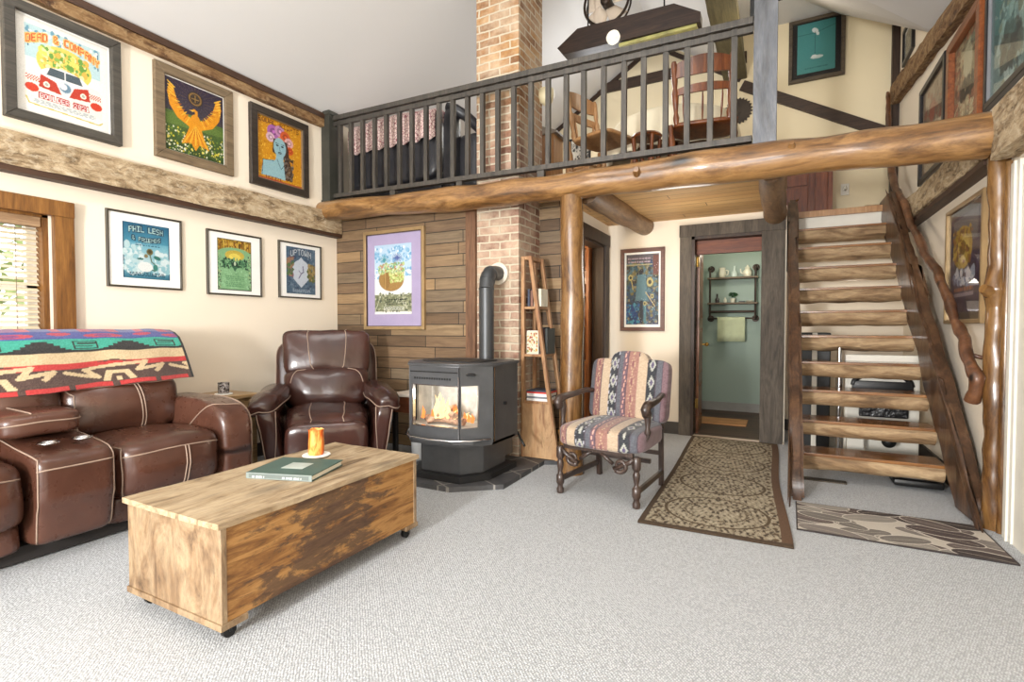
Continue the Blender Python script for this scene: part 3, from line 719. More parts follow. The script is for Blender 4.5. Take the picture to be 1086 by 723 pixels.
_yaw = math.atan(284 / 543.); cfy, sfy = math.cos(_yaw), math.sin(_yaw)
for px in bx:
    r = (px - 543) / 543.; X = 3.8 * (cfy * r - sfy) / (cfy + sfy * r)
    b = B().b2((X - .019, 3.781, rz(X, 2.49)), (X + .019, 3.819, rz(X, 3.22)), .003); obj('baluster', b, RAILM, rl, world=True)
for X in (-3.25, -2.5, -1.72):
    b = B().b2((X - .03, 3.78, 2.34), (X + .03, 3.82, rz(X, 2.46))); obj('rail_block', b, RAILM, rl, world=True)
b = B().b2((-4.11, 3.72, 2.40), (-4.0, 3.86, 3.27), .004).b2((-4.115, 3.71, 3.27), (-3.99, 3.87, 3.31), .006).b2((-4.115, 3.715, 2.40), (-3.99, 3.865, 2.43))
solo('newel_post', b, mat('dark_post_paint', (52, 52, 46), .5, var=.15), 'dark square newel post at the left wall end of the loft railing', 'post')
pt = thing('timber_post', 'tall blue-grey square timber post at the stair end of the loft railing', 'post', (-.105, 3.82, 2.33))
b = B().b2((-.175, 3.75, 2.33), (-.035, 3.89, 4.05), .004); obj('shaft', b, POSTM, pt, world=True)
b = B().b2((-.205, 3.85, 3.24), (-.17, 3.91, 3.40)); obj('bracket', b, BLK, pt, world=True)
b = B().b2((-.04, 3.80, 3.30), (-.01, 3.86, 3.42)); obj('bracket', b, BLK, pt, world=True)

# ================================================================== FRAMED PICTURES
def framed(label, c, w, h, face, fm, fw, cv, mat_w=(0, 0, 0, 0), mat_m=None, depth=.028, group=None, inner=None):
    """c = centre on the wall; w,h = outer size; face = '+x','-x','-y'; mat_w = l,r,top,bottom"""
    rotz = {'+x': PI / 2, '-x': -PI / 2, '-y': 0.0}[face]
    t = thing('framed_poster', label, 'poster', (c[0], c[1], c[2] - h / 2), rotz, group)
    b = B(); zc = h / 2; y0, y1 = -depth, -.001
    for s in (-1, 1):
        b.prism([(s * w / 2, zc - h / 2), (s * w / 2, zc + h / 2), (s * (w / 2 - fw), zc + h / 2 - fw), (s * (w / 2 - fw), zc - h / 2 + fw)], 'y', y0, y1)
        b.prism([(-w / 2, zc + s * h / 2), (w / 2, zc + s * h / 2), (w / 2 - fw, zc + s * (h / 2 - fw)), (-w / 2 + fw, zc + s * (h / 2 - fw))], 'y', y0, y1)
    bmesh.ops.bevel(b.bm, geom=[e for e in b.bm.edges if abs(e.verts[0].co.y - y0) < 1e-5 and abs(e.verts[1].co.y - y0) < 1e-5], offset=min(.004, fw * .2), segments=1, affect='EDGES')
    obj('frame', b, fm, t)
    iw, ih = w - 2 * fw, h - 2 * fw
    if inner is not None:
        b = B(); q = .006
        for s in (-1, 1):
            b.b2((s * iw / 2 - s * q * (1), -depth * .8, zc - ih / 2), (s * iw / 2, -.006, zc + ih / 2)); b.b2((-iw / 2, -depth * .8, zc + s * ih / 2 - s * q), (iw / 2, -.006, zc + s * ih / 2))
        obj('frame_lip', b, inner, t)
    if mat_m is not None:
        b = B().b2((-iw / 2 - .001, -.010, zc - ih / 2 - .001), (iw / 2 + .001, -.004, zc + ih / 2 + .001)); obj('mat_board', b, mat_m, t)
    l, r, tp, bt = mat_w
    picture_plane('print', cv, iw - l - r, ih - tp - bt, PRINT, t, y=-.0115, zc=zc + (bt - tp) / 2, xc=(l - r) / 2)
    b = B().b2((-iw / 2, -.016, zc - ih / 2), (iw / 2, -.0145, zc + ih / 2)); obj('glass_pane', b, GLASS, t)
    return t
FR_GREY = wood('grey_frame_wood', [(62, 60, 54), (84, 80, 72), (98, 94, 84)], 'x', 1.0, .6, bmp=.3)
FR_OAK = wood('weathered_oak_frame', [(112, 92, 64), (146, 122, 88), (164, 140, 104)], 'x', 1.0, .6, bmp=.3)
FR_DARK = wood('dark_walnut_frame', [(46, 38, 30), (66, 54, 44), (78, 66, 54)], 'x', 1.0, .5)
FR_THIN = mat('thin_dark_frame', (60, 54, 42), .45, var=.08)
FR_GOLD = mat('champagne_frame', (168, 142, 104), .35, metal=.5, var=.08)
FR_RED = wood('red_wood_frame', [(112, 66, 52), (138, 86, 68), (152, 104, 84)], 'x', 1.0, .45)
FR_CHER = wood('orange_cherry_frame', [(104, 54, 26), (140, 80, 42), (158, 98, 56)], 'x', 1.0, .4, coat=.2, s=0, k=.95)
FR_BLK = mat('black_frame', (30, 28, 30), .35, var=.1)
LILAC = mat('lilac_mat_board', (158, 146, 176), .85, var=.02)

# 1: retro van poster
c1 = Cv(150, 170, (246, 244, 238))
c1.rect(.09, .07, .91, .42, (196, 222, 226)); c1.line([(.12, .1), (.12, .3)], .006, (60, 110, 140)); c1.line([(.88, .1), (.88, .3)], .006, (60, 110, 140)); c1.speck(.1, .08, .9, .3, [(120, 170, 190), (240, 240, 236)], 60, .02, 2)
c1.ell(.5, .40, .30, .20, (226, 214, 110)); c1.speck(.25, .26, .75, .46, [(240, 224, 120), (150, 190, 90), (120, 170, 80), (236, 190, 90), (244, 240, 180)], 170, .025, 3)
c1.poly([(.08, .62), (.12, .54), (.3, .52), (.5, .56), (.7, .52), (.88, .54), (.93, .62), (.92, .86), (.5, .9), (.08, .86)], (244, 240, 230))
c1.ell(.5, .56, .27, .12, (246, 246, 244)); c1.poly([(.34, .46), (.66, .46), (.70, .55), (.30, .55)], (90, 104, 112)); c1.line([(.5, .46), (.5, .55)], .008, (240, 240, 240))
c1.poly([(.24, .56), (.40, .60), (.46, .72), (.22, .70)], (200, 70, 48)); c1.poly([(.76, .56), (.60, .60), (.54, .72), (.78, .70)], (200, 70, 48))
c1.ell(.5, .63, .075, .065, (210, 220, 226)); c1.ell(.5, .63, .06, .05, (120, 150, 170)); c1.ell(.48, .62, .04, .035, (236, 236, 236))
for sx in (.3, .7): c1.ell(sx, .655, .035, .03, (250, 246, 230)); c1.ell(sx, .655, .02, .018, (180, 180, 170))
c1.rect(.25, .715, .75, .735, (236, 236, 232))
for i in range(10):
    for j in range(4):
        if (i + j) % 2 == 0:
            c1.rect(.09 + i * .014, .60 + j * .014, .104 + i * .014, .614 + j * .014, (206, 80, 60)); c1.rect(.77 + i * .014, .60 + j * .014, .784 + i * .014, .614 + j * .014, (206, 80, 60))
c1.ell(.15, .73, .07, .045, (214, 74, 44)); c1.ell(.85, .73, .07, .045, (214, 74, 44))
c1.text('DEAD & COMPANY', .5, .235, .048, .085, (212, 84, 32), arc=.10, out=(246, 200, 120))
c1.text('BOULDER 2021', .5, .79, .038, .05, (250, 244, 240), out=(190, 60, 60))
c1.lines(.16, .835, .84, .885, 4, (120, 150, 170)); c1.line([(.09, .84), (.12, .90), (.5, .915), (.88, .93), (.92, .90)], .008, (214, 200, 110)); c1.nse(16, 1.0, 1)
framed('large square framed poster of a red and white van in a wide dark grey frame', (-4.12, 1.631, 2.767), .61, .71, '+x', FR_GREY, .055, c1, (.012, .012, .012, .012), WHITEM, depth=.05)
# 2: golden bird
c2 = Cv(130, 160, (60, 44, 66)); c2.grad(0, .5, (58, 44, 70), (76, 74, 84)); c2.grad(.45, 1, (96, 124, 60), (64, 88, 44))
for k in range(24):
    a = k * PI / 12; c2.line([(.5 + .16 * math.cos(a), .2 + .13 * math.sin(a)), (.5 + .6 * math.cos(a), .2 + .5 * math.sin(a))], .004, (96, 78, 70))
c2.poly([(0, .5), (.4, .42), (1, .52), (1, .6), (0, .64)], (110, 136, 66)); c2.speck(0, .66, 1, .98, [(236, 226, 120), (208, 196, 60), (130, 156, 70), (240, 240, 220), (90, 120, 50)], 260, .014, 5)
G1, G2, G3 = (234, 164, 36), (206, 122, 24), (250, 204, 80)
for s in (-1, 1):
    X = lambda v: .5 + s * v
    c2.poly([(X(.02), .50), (X(.16), .44), (X(.30), .30), (X(.36), .12), (X(.42), .08), (X(.46), .20), (X(.42), .38), (X(.30), .52), (X(.10), .60)], G1)
    for k in range(9):
        t = k / 8; c2.line([(X(.10 + .22 * t), .46 - .22 * t), (X(.16 + .28 * t), .56 - .36 * t)], .007, G2 if k % 2 else G3)
    for k in range(6): c2.line([(X(.34 + .02 * k), .12 + .03 * k), (X(.45 - .004 * k), .06 + .045 * k)], .010, G3)
c2.ell(.5, .50, .085, .10, G1); c2.line([(.5, .46), (.52, .36), (.48, .34)], .022, G1); c2.poly([(.46, .34), (.40, .36), (.47, .37)], G3)
c2.poly([(.42, .55), (.58, .55), (.66, .74), (.74, .86), (.56, .82), (.5, .92), (.42, .82), (.26, .86), (.34, .72)], G1)
for k in range(9): c2.line([(.5, .56), (.30 + .05 * k, .84)], .006, G2 if k % 2 else G3)
c2.ell(.5, .18, .13, .105, (66, 52, 40)); c2.ell(.5, .18, .11, .088, (150, 118, 66)); c2.ell(.5, .18, .085, .068, (70, 56, 46)); c2.line([(.44, .18), (.56, .18)], .006, (170, 140, 80)); c2.line([(.5, .13), (.5, .23)], .006, (170, 140, 80)); c2.nse(26, 1.2, 2)
framed('framed poster of a golden bird with raised wings in a pale oak frame', (-4.12, 2.464, 2.77), .61, .70, '+x', FR_OAK, .07, c2, (.008, .008, .008, .008), WHITEM, depth=.035)
# 3: woman with flowers
c3 = Cv(120, 150, (226, 164, 40)); c3.speck(0, 0, 1, 1, [(240, 190, 60), (206, 140, 30), (250, 210, 90)], 500, .012, 8)
for (x, y, r, q) in ((.36, .20, .13, (190, 120, 190)), (.50, .16, .11, (214, 160, 200)), (.62, .22, .11, (224, 110, 60)), (.30, .30, .09, (236, 200, 214)), (.70, .30, .10, (240, 190, 190)), (.72, .42, .08, (220, 104, 50))):
    c3.ell(x, y, r, r * .8, q); c3.ell(x, y, r * .55, r * .42, tuple(v * .8 for v in q)); c3.ell(x + .01, y, r * .25, r * .2, tuple(min(255, v * 1.15) for v in q))
c3.poly([(.36, .30), (.66, .30), (.72, .60), (.80, .80), (.76, .92), (.50, .90), (.60, .6), (.34, .52)], (92, 70, 56)); c3.speck(.58, .55, .8, .9, [(120, 96, 70), (70, 54, 46), (140, 130, 120)], 90, .02, 4)
SK = (168, 206, 214)
c3.ell(.50, .42, .135, .155, SK); c3.poly([(.43, .52), (.57, .52), (.58, .66), (.62, .92), (.10, .92), (.14, .68), (.40, .64)], SK); c3.line([(.14, .68), (.12, .92)], .005, (50, 80, 90)); c3.line([(.36, .66), (.14, .68)], .005, (50, 80, 90)); c3.line([(.44, .62), (.52, .76), (.58, .70)], .005, (50, 80, 90))
for s in (-1, 1): c3.ell(.50 + s * .055, .395, .03, .014, (40, 60, 70)); c3.line([(.50 + s * .03, .365), (.50 + s * .085, .36)], .006, (40, 50, 56))
c3.line([(.5, .40), (.49, .46), (.51, .465)], .004, (70, 110, 120)); c3.ell(.50, .505, .038, .018, (40, 70, 76)); c3.ell(.50, .503, .02, .005, (200, 220, 220))
c3.text('EQUAL RIGHTS', .5, .065, .062, .07, (112, 60, 30)); c3.text('WOMEN', .36, .93, .055, .045, (140, 40, 40)); c3.rect(0, .955, 1, 1, (190, 90, 70)); c3.lines(.05, .96, .95, .99, 1, (240, 220, 180)); c3.nse(20, 1, 3)
framed('framed poster of a blue-skinned woman with flowers in her hair on yellow', (-4.12, 3.234, 2.758), .615, .70, '+x', FR_DARK, .065, c3, (.0, .0, .0, .0), WHITEM, depth=.04, inner=mat('walnut_lip', (120, 100, 76), .5, var=.05))
# 4: blue poster
c4 = Cv(100, 120, (50, 120, 150)); c4.grad(0, .35, (44, 108, 140), (90, 160, 184)); c4.grad(.35, .75, (120, 184, 204), (206, 226, 228)); c4.grad(.75, 1, (170, 210, 216), (60, 126, 150))
c4.rect(0, 0, .03, 1, (30, 90, 118)); c4.rect(.97, 0, 1, 1, (30, 90, 118)); c4.speck(.03, .4, .4, .9, [(220, 234, 236), (160, 204, 214), (196, 222, 226)], 110, .05, 3); c4.speck(.6, .5, .97, .9, [(220, 234, 236), (160, 204, 214)], 60, .05, 6)
c4.text('PHIL LESH', .5, .125, .068, .10, (196, 226, 222), arc=.02, out=(16, 66, 92)); c4.text('& FRIENDS', .5, .265, .056, .07, (190, 220, 214), arc=-.03, out=(16, 66, 92)); c4.lines(.25, .34, .78, .40, 2, (30, 96, 124))
c4.ell(.56, .50, .07, .06, (126, 116, 70)); c4.ell(.56, .49, .04, .035, (84, 74, 44)); c4.ell(.48, .58, .04, .035, (150, 132, 90)); c4.ell(.72, .60, .08, .035, (60, 130, 120), .3); c4.ell(.36, .64, .07, .02, (60, 120, 116)); c4.line([(.56, .55), (.60, .68), (.70, .74), (.66, .84), (.58, .82)], .012, (100, 120, 90)); c4.ell(.68, .78, .05, .06, (70, 140, 130)); c4.ell(.46, .78, .16, .09, (236, 240, 238)); c4.lines(.12, .87, .88, .95, 3, (24, 74, 96)); c4.nse(16, 1, 4)
framed('thin dark framed blue poster with pale lettering, nearest the window', (-4.12, 2.09, 1.702), .50, .535, '+x', FR_THIN, .014, c4, (.085, .075, .055, .055), WHITEM, depth=.022)
# 5: green poster
c5 = Cv(100, 130, (150, 196, 150)); c5.rect(0, 0, 1, .24, (160, 128, 48)); c5.speck(0, 0, 1, .22, [(196, 160, 60), (120, 84, 30), (214, 180, 84)], 120, .03, 3)
for k in range(9):
    x = .08 + k * .105; c5.line([(x, .04), (x, .19)], .010, (232, 206, 110) if k % 2 else (140, 76, 30))
c5.ell(.5, .30, .50, .14, (150, 196, 150)); c5.ell(.5, .31, .28, .10, (214, 192, 90)); c5.ell(.5, .34, .17, .07, (240, 222, 110))
c5.speck(.12, .38, .88, .56, [(50, 96, 72), (90, 142, 104), (130, 178, 132), (40, 76, 60)], 170, .024, 5); c5.ell(.5, .50, .10, .07, (40, 78, 62)); c5.poly([(.42, .52), (.58, .52), (.5, .64)], (70, 120, 90)); c5.ell(.5, .47, .03, .04, (210, 226, 200))
c5.speck(.05, .60, .95, .95, [(160, 206, 160), (136, 184, 138), (172, 214, 172)], 160, .02, 6)
for x0 in (.0, .90): c5.speck(x0, .3, x0 + .1, 1, [(60, 90, 66), (120, 160, 120), (180, 200, 150)], 120, .014, 7)
c5.lines(.22, .70, .78, .92, 6, (116, 166, 122)); c5.rect(0, 0, .02, 1, (50, 62, 44)); c5.rect(.98, 0, 1, 1, (50, 62, 44)); c5.rect(0, 0, 1, .015, (50, 62, 44)); c5.rect(0, .98, 1, 1, (50, 62, 44)); c5.nse(24, 1, 5)
framed('thin dark framed green poster with a gold band of lettering on top', (-4.12, 2.782, 1.684), .493, .53, '+x', FR_THIN, .014, c5, (.075, .085, .045, .03), WHITEM, depth=.022)
# 6: grey blue poster
c6 = Cv(90, 120, (92, 118, 140)); c6.speck(0, 0, 1, 1, [(80, 104, 128), (112, 136, 156), (70, 92, 116), (130, 150, 166)], 260, .03, 2)
c6.poly([(.22, .42), (.5, .2), (.78, .42), (.80, .64), (.5, .86), (.24, .68)], (214, 222, 232)); c6.ell(.5, .5, .30, .24, (216, 224, 234)); c6.line([(.42, .66), (.5, .56), (.58, .52), (.56, .40)], .016, (130, 124, 156)); c6.line([(.5, .56), (.42, .50)], .012, (140, 130, 160))
c6.speck(.02, .22, .24, .62, [(150, 110, 120), (176, 140, 110), (96, 130, 80)], 60, .04, 4); c6.speck(.74, .36, .98, .70, [(150, 130, 80), (110, 120, 70), (180, 160, 110)], 60, .04, 5)
c6.text('UPTOWN', .5, .15, .10, .13, (216, 226, 232), arc=.05, out=(60, 80, 104)); c6.lines(.2, .88, .8, .95, 2, (190, 204, 214)); c6.nse(18, 1, 6)
framed('thin dark framed grey-blue poster with a pale diamond, nearest the room corner', (-4.12, 3.452, 1.693), .495, .53, '+x', FR_THIN, .014, c6, (.07, .06, .03, .03), WHITEM, depth=.022)
# 7: balloon-basket poster on the planks
c7 = Cv(100, 170, (214, 228, 238)); c7.grad(0, .35, (190, 214, 236), (206, 226, 240)); c7.grad(.35, 1, (226, 234, 238), (244, 244, 238)); c7.speck(0, .04, 1, .5, [(150, 196, 226), (236, 242, 246), (176, 208, 232), (130, 180, 216)], 220, .03, 3)
for (x, y, q) in ((.27, .22, (80, 160, 170)), (.62, .20, (90, 110, 170))):
    for k in range(16): a = k * PI / 8; c7.line([(x, y), (x + .13 * math.cos(a), y + .07 * math.sin(a))], .006, q)
c7.ell(.46, .50, .34, .17, (176, 140, 84)); c7.rect(0, .26, 1, .335, (200, 222, 238)); c7.speck(.12, .27, .8, .42, [(150, 190, 120), (200, 214, 150), (220, 226, 190), (120, 170, 140), (200, 150, 120)], 240, .02, 6); c7.speck(.4, .42, .8, .54, [(200, 214, 130), (170, 190, 110), (226, 226, 170)], 110, .02, 7); c7.ell(.34, .52, .08, .12, (160, 124, 72)); c7.line([(.30, .36), (.30, .64)], .008, (200, 168, 110))
c7.rect(0, .72, 1, .96, (142, 146, 116)); c7.speck(0, .70, 1, .96, [(120, 126, 96), (170, 172, 140), (96, 104, 84), (200, 200, 176)], 260, .022, 8); c7.lines(.32, .76, .86, .80, 1, (36, 40, 36)); c7.lines(.30, .80, .84, .86, 2, (60, 64, 56)); c7.lines(.24, .88, .80, .95, 3, (230, 230, 220)); c7.line([(.02, .95), (.16, .74)], .006, (220, 220, 200)); c7.nse(14, 1, 7)
framed('tall framed poster of a flower-filled basket with a lilac mat on the planks', (-3.345, YW, 1.615), .755, .975, '-y', FR_GOLD, .032, c7, (.10, .13, .11, .12), LILAC, depth=.035, inner=mat('dark_lip', (70, 54, 40), .4, var=.05))
# 8: jazz poster
c8 = Cv(90, 190, (56, 66, 76)); c8.grad(0, .16, (110, 104, 110), (90, 80, 84)); c8.grad(.16, .5, (110, 110, 70), (70, 84, 76)); c8.grad(.5, 1, (60, 84, 100), (40, 50, 92))
c8.speck(0, .1, 1, .98, [(60, 96, 110), (130, 120, 70), (90, 120, 130), (70, 60, 50), (46, 70, 110), (150, 140, 110), (100, 130, 140), (36, 44, 54)], 420, .045, 4); c8.rect(.82, .02, 1, .3, (120, 66, 48)); c8.rect(0, .14, .8, .16, (190, 180, 140))
c8.lines(.05, .03, .75, .12, 2, (190, 170, 180)); c8.poly([(.35, .3), (.6, .28), (.66, .66), (.3, .66)], (100, 136, 146)); c8.ell(.48, .24, .06, .03, (46, 40, 36)); c8.rect(.42, .66, .52, .98, (36, 40, 46)); c8.rect(.54, .66, .62, .98, (90, 140, 150))
for (x, y, r) in ((.73, .40, .10), (.14, .33, .07), (.8, .60, .05), (.58, .70, .05)): c8.ell(x, y, r, r * .62, (196, 184, 120)); c8.ell(x, y, r * .5, r * .3, (60, 56, 40))
c8.line([(.60, .54), (.88, .74)], .012, (210, 190, 130)); c8.line([(.16, .36), (.22, .5)], .016, (190, 176, 110)); c8.speck(0, .7, .4, .98, [(50, 100, 150), (40, 70, 130), (90, 160, 180)], 80, .04, 8); c8.nse(36, 1.2, 8)
framed('tall framed jazz poster of horn players in a red-brown frame by the bathroom door', (-1.352, 5.70, 1.565), .485, .91, '-y', FR_RED, .042, c8, (.022, .022, .022, .03), WHITEM, depth=.03)
# 9: teal poster in the loft
c9 = Cv(90, 120, (84, 154, 154)); c9.line([(0, .22), (.5, .22), (1, .12)], .006, (50, 96, 100)); c9.ell(.47, .17, .09, .045, (226, 232, 230), .5); c9.ell(.54, .24, .05, .03, (226, 232, 230), 1.0); c9.line([(.47, .2), (.47, .64)], .006, (50, 90, 96)); c9.ell(.52, .70, .17, .035, (206, 220, 218)); c9.ell(.45, .68, .07, .03, (226, 232, 230)); c9.lines(.2, .86, .8, .92, 1, (60, 124, 126)); c9.nse(8, 1, 9)
framed('teal poster with small white shapes in a dark frame high above the stair landing', (.335, 6.995, 4.385), .565, .72, '-y', wood('bronze_frame', [(76, 64, 50), (104, 90, 72), (116, 100, 80)], 'x', 1, .5), .04, c9, (.05, .055, .012, .055), FR_BLK, depth=.04)
# 10 purple poster by the stair rail
c10 = Cv(90, 110, (70, 60, 92)); c10.speck(0, 0, 1, 1, [(64, 54, 84), (84, 72, 100), (54, 46, 76)], 120, .05, 3); c10.poly([(.1, .04), (.9, 0.0), (.9, .3), (.1, .3)], (116, 116, 124)); c10.ell(.42, .34, .32, .22, (190, 160, 60)); c10.ell(.42, .34, .22, .15, (214, 188, 90)); c10.ell(.42, .34, .11, .08, (150, 120, 50)); c10.speck(.1, .14, .74, .5, [(170, 120, 60), (206, 176, 80), (130, 90, 60)], 60, .03, 9)
c10.speck(.15, .58, .8, .70, [(180, 190, 206), (120, 130, 160), (220, 220, 226)], 60, .04, 5); c10.rect(.1, .80, .8, .84, (170, 160, 170)); c10.lines(.15, .72, .78, .78, 1, (180, 120, 80)); c10.nse(16, 1, 10)
framed('framed purple poster with a gold medallion on the white wall beside the stairs', (1.12, 4.53, 1.59), .80, .83, '-x', FR_GOLD, .03, c10, (.05, .05, .05, .05), FR_BLK, depth=.03)
# right wall, upper row
c11 = Cv(80, 100, (168, 150, 128)); c11.ell(.45, .4, .24, .2, (150, 76, 52)); c11.speck(.1, .1, .9, .9, [(150, 130, 110), (176, 160, 140), (156, 90, 64), (120, 100, 84)], 160, .05, 3); c11.ell(.45, .34, .12, .12, (164, 84, 60)); c11.nse(20, 1, 11)
framed('black framed poster with a rust-coloured figure above the log beam', (1.12, 5.44, 2.84), .80, .84, '-x', FR_BLK, .05, c11, (.0, .0, .0, .0), WHITEM, depth=.035)
c12 = Cv(90, 120, (160, 146, 116)); c12.speck(0, 0, 1, 1, [(190, 176, 140), (120, 100, 76), (206, 196, 160), (96, 80, 64), (150, 130, 100), (176, 120, 90)], 420, .04, 4); c12.ell(.5, .3, .16, .2, (206, 200, 170)); c12.speck(.2, .5, .8, .66, [(50, 44, 40), (90, 76, 60)], 60, .05, 6)
for k in range(12): c12.line([(0, .06 + k * .01), (1, .02 + k * .015)], .002, (110, 96, 76))
c12.nse(26, 1, 12)
framed('cherry wood framed sepia poster between the two dark framed ones up right', (1.12, 4.56, 2.84), .72, .76, '-x', FR_CHER, .07, c12, (.0, .0, .0, .0), WHITEM, depth=.05)
c13 = Cv(110, 130, (120, 150, 150)); c13.poly([(0, 0), (.6, 0), (.1, .7), (0, .6)], (60, 110, 112)); c13.poly([(.55, .05), (.62, .02), (.2, .72), (.12, .7)], (160, 190, 190)); c13.speck(.2, .1, 1, 1, [(150, 176, 172), (96, 120, 118), (180, 200, 196), (70, 90, 92), (130, 140, 120)], 420, .035, 5); c13.speck(.2, .6, .6, .85, [(60, 70, 70), (90, 104, 100)], 50, .05, 6); c13.nse(24, 1, 13)
framed('large black framed grey-green poster at the far right edge above the hewn timber', (1.12, 3.76, 2.90), .80, .86, '-x', FR_BLK, .04, c13, (.0, .0, .0, .0), WHITEM, depth=.035, inner=mat('silver_lip', (120, 120, 124), .4, var=.05))
c14 = Cv(30, 40, (110, 110, 100)); c14.speck(0, 0, 1, 1, [(80, 84, 80), (150, 146, 130)], 60, .08, 5)
framed('small dark framed picture above the sloping timber near the landing corner', (1.12, 6.45, 4.03), .45, .36, '-x', FR_BLK, .035, c14, (.03, .03, .03, .03), WHITEM, depth=.03)
# ================================================================== SOFA
LEA = leather('brown_leather', (68, 41, 31), (92, 59, 46), .26)
LEA_D = leather('dark_brown_leather', (44, 25, 21), (70, 41, 34), .2)
STITCH = mat('pale_piping', (152, 130, 114), .6, var=.06)
def wr(amp, f, seed=0):
    def g(v, q):
        n = noise.noise_vector(v * f + Vector((seed, seed * 2, 0)))
        return v + Vector((n.x, n.y, n.z)) * amp
    return g
def part(name, specs, m, parent, seams=None, world=True):
    b = B(); rbs = []
    for sp in specs: r = RB(**sp); r.build(b); rbs.append(r)
    o = obj(name, b, m, parent, smooth=True, world=world)
    if seams:
        s = B()
        for (i, pts, *rest) in seams: rbs[i].seam(s, pts, *(rest or [.004]))
        obj('piping', s, STITCH, o, smooth=True, world=world)
    return o
sf = thing('reclining_sofa', 'long brown leather reclining sofa with a cup holder console by the window', 'sofa', (-3.6, 1.2, 0))
b = B().b2((-4.02, .0, .015), (-3.24, 2.16, .09)); obj('plinth', b, mat('black_plinth', (34, 30, 28), .8, var=.1), sf, world=True)
def seatdef(seed):
    def g(v, q):
        n = noise.noise_vector(v * 5 + Vector((seed, 0, 0))); v = v + Vector((n.x, n.y, n.z)) * .012
        if q.z > 0: v.z += .012 * (1 - q.y * q.y) - .015 * (1 - q.x) * .5
        if q.x > .5: v.x += .03 * (1 - abs(q.z)) * (1 - q.y ** 4)
        return v
    return g
def seat(name, y0, y1, seed):
    yc = (y0 + y1) / 2; W = y1 - y0
    return part(name, [dict(c=(-3.50, yc, .36), size=(.84, W, .33), e=6, deform=seatdef(seed), n=18)], LEA, sf,
                [(0, [(1, -1, .55), (1, 1, .55)]), (0, [(1, .12, .55), (1, .10, -1)]), (0, [(1, .18, .55), (1, .16, -1)]), (0, [(-1, -1, .98), (1, -1, .9), (1, -1, -1)])])
seat('seat_cushion', 1.41, 2.01, 1); seat('seat_cushion', .40, 1.07, 5)
for y0, y1 in ((1.41, 2.01), (.40, 1.07)):
    part('footrest', [dict(c=(-3.40, (y0 + y1) / 2, .15), size=(.46, y1 - y0 - .01, .16), e=8, deform=wr(.008, 6, y0))], LEA, sf)
def condef(v, q):
    n = noise.noise_vector(v * 4); v = v + Vector((n.x, n.y, n.z)) * .006
    if q.z > 0: v.z += .05 * (-q.x) * (q.z)
    if q.z < -.2: v.x -= .05 * max(0, q.x) * (-q.z)
    return v
part('console', [dict(c=(-3.44, 1.24, .335), size=(.74, .335, .49), e=11, deform=condef, n=20)], LEA, sf,
     [(0, [(-1, .97, 1), (1, .97, 1), (1, .97, -1)]), (0, [(-1, -.97, 1), (1, -.97, 1), (1, -.97, -1)]), (0, [(1, -1, .70), (1, 1, .70)])])
part('console_lid', [dict(c=(-3.56, 1.20, .655), size=(.50, .36, .13), e=5, deform=wr(.008, 5))], LEA, sf, [(0, [(1, -1, .2), (1, 1, .2), (-1, 1, .2)]), (0, [(-1, -.3, 1), (1, -.3, 1)])])
for y in (1.17, 1.31):
    s = B(); s.lathe([(.040, 0), (.044, .004), (.044, .010), (.034, .010), (.034, .002), (.001, .001)], 24, (-3.20, y, .573)); obj('cup_holder', s, CHROME, sf, smooth=True, world=True)
def backdef(seed, lean=.10):
    def g(v, q):
        n = noise.noise_vector(v * 4 + Vector((seed, 0, 0))); w = noise.noise_vector(Vector((v.x * 3, v.y * 14, v.z * 5)) + Vector((seed, 0, 0)))
        v = v + Vector((n.x, n.y, n.z)) * .012 + Vector((w.x, 0, w.z)) * .008
        if q.x > .2: v.x += .05 * (1 - q.y * q.y) * (1 - q.z * q.z)
        v.x -= lean * v.z
        return v
    return g
def back(y0, y1, seed):
    yc = (y0 + y1) / 2
    o = part('back_cushion', [dict(c=(-3.74, yc, .665), size=(.30, y1 - y0, .34), e=4.5, deform=backdef(seed), n=18), dict(c=(-3.84, yc, .935), size=(.24, y1 - y0 + .04, .31), e=5, deform=backdef(seed + 3), n=16)], LEA, sf,
             [(0, [(1, -1, .85), (1, 1, .85)]), (0, [(1, .08, .9), (1, .16, -1)]), (0, [(1, .14, .9), (1, .22, -1)]), (0, [(.2, -1, 1), (1, -1, .6), (1, -1, -.8)]), (1, [(1, .75, -.9), (1, 1, 0)])])
back(1.40, 2.04, 1); back(.36, 1.05, 7)
part('console_back', [dict(c=(-3.78, 1.225, .78), size=(.26, .37, .58), e=5, deform=backdef(4), n=14)], LEA, sf)
part('back_frame', [dict(c=(-3.95, 1.16, .58), size=(.14, 1.98, .98), e=9, n=14)], LEA, sf)
def armdef(v, q):
    n = noise.noise_vector(v * 4); v = v + Vector((n.x, n.y, n.z)) * .008
    if q.z > 0: v.z -= .05 * max(0, q.x) ** 2; v.y += .0
    v.y *= 1 + .06 * q.z
    return v
for yc, s_ in ((2.10, 1), (.27, -1)):
    part('armrest', [dict(c=(-3.53, yc, .365), size=(.90, .235, .64), e=6, deform=armdef, n=18)], LEA, sf,
         [(0, [(1, s_ * 1, -1), (1, s_ * .9, .6), (.6, s_ * .75, 1), (-1, s_ * .75, 1)], .007), (0, [(.2, -s_ * 1, .4), (.75, -s_ * .2, 1), (.80, s_ * .6, 1)])])
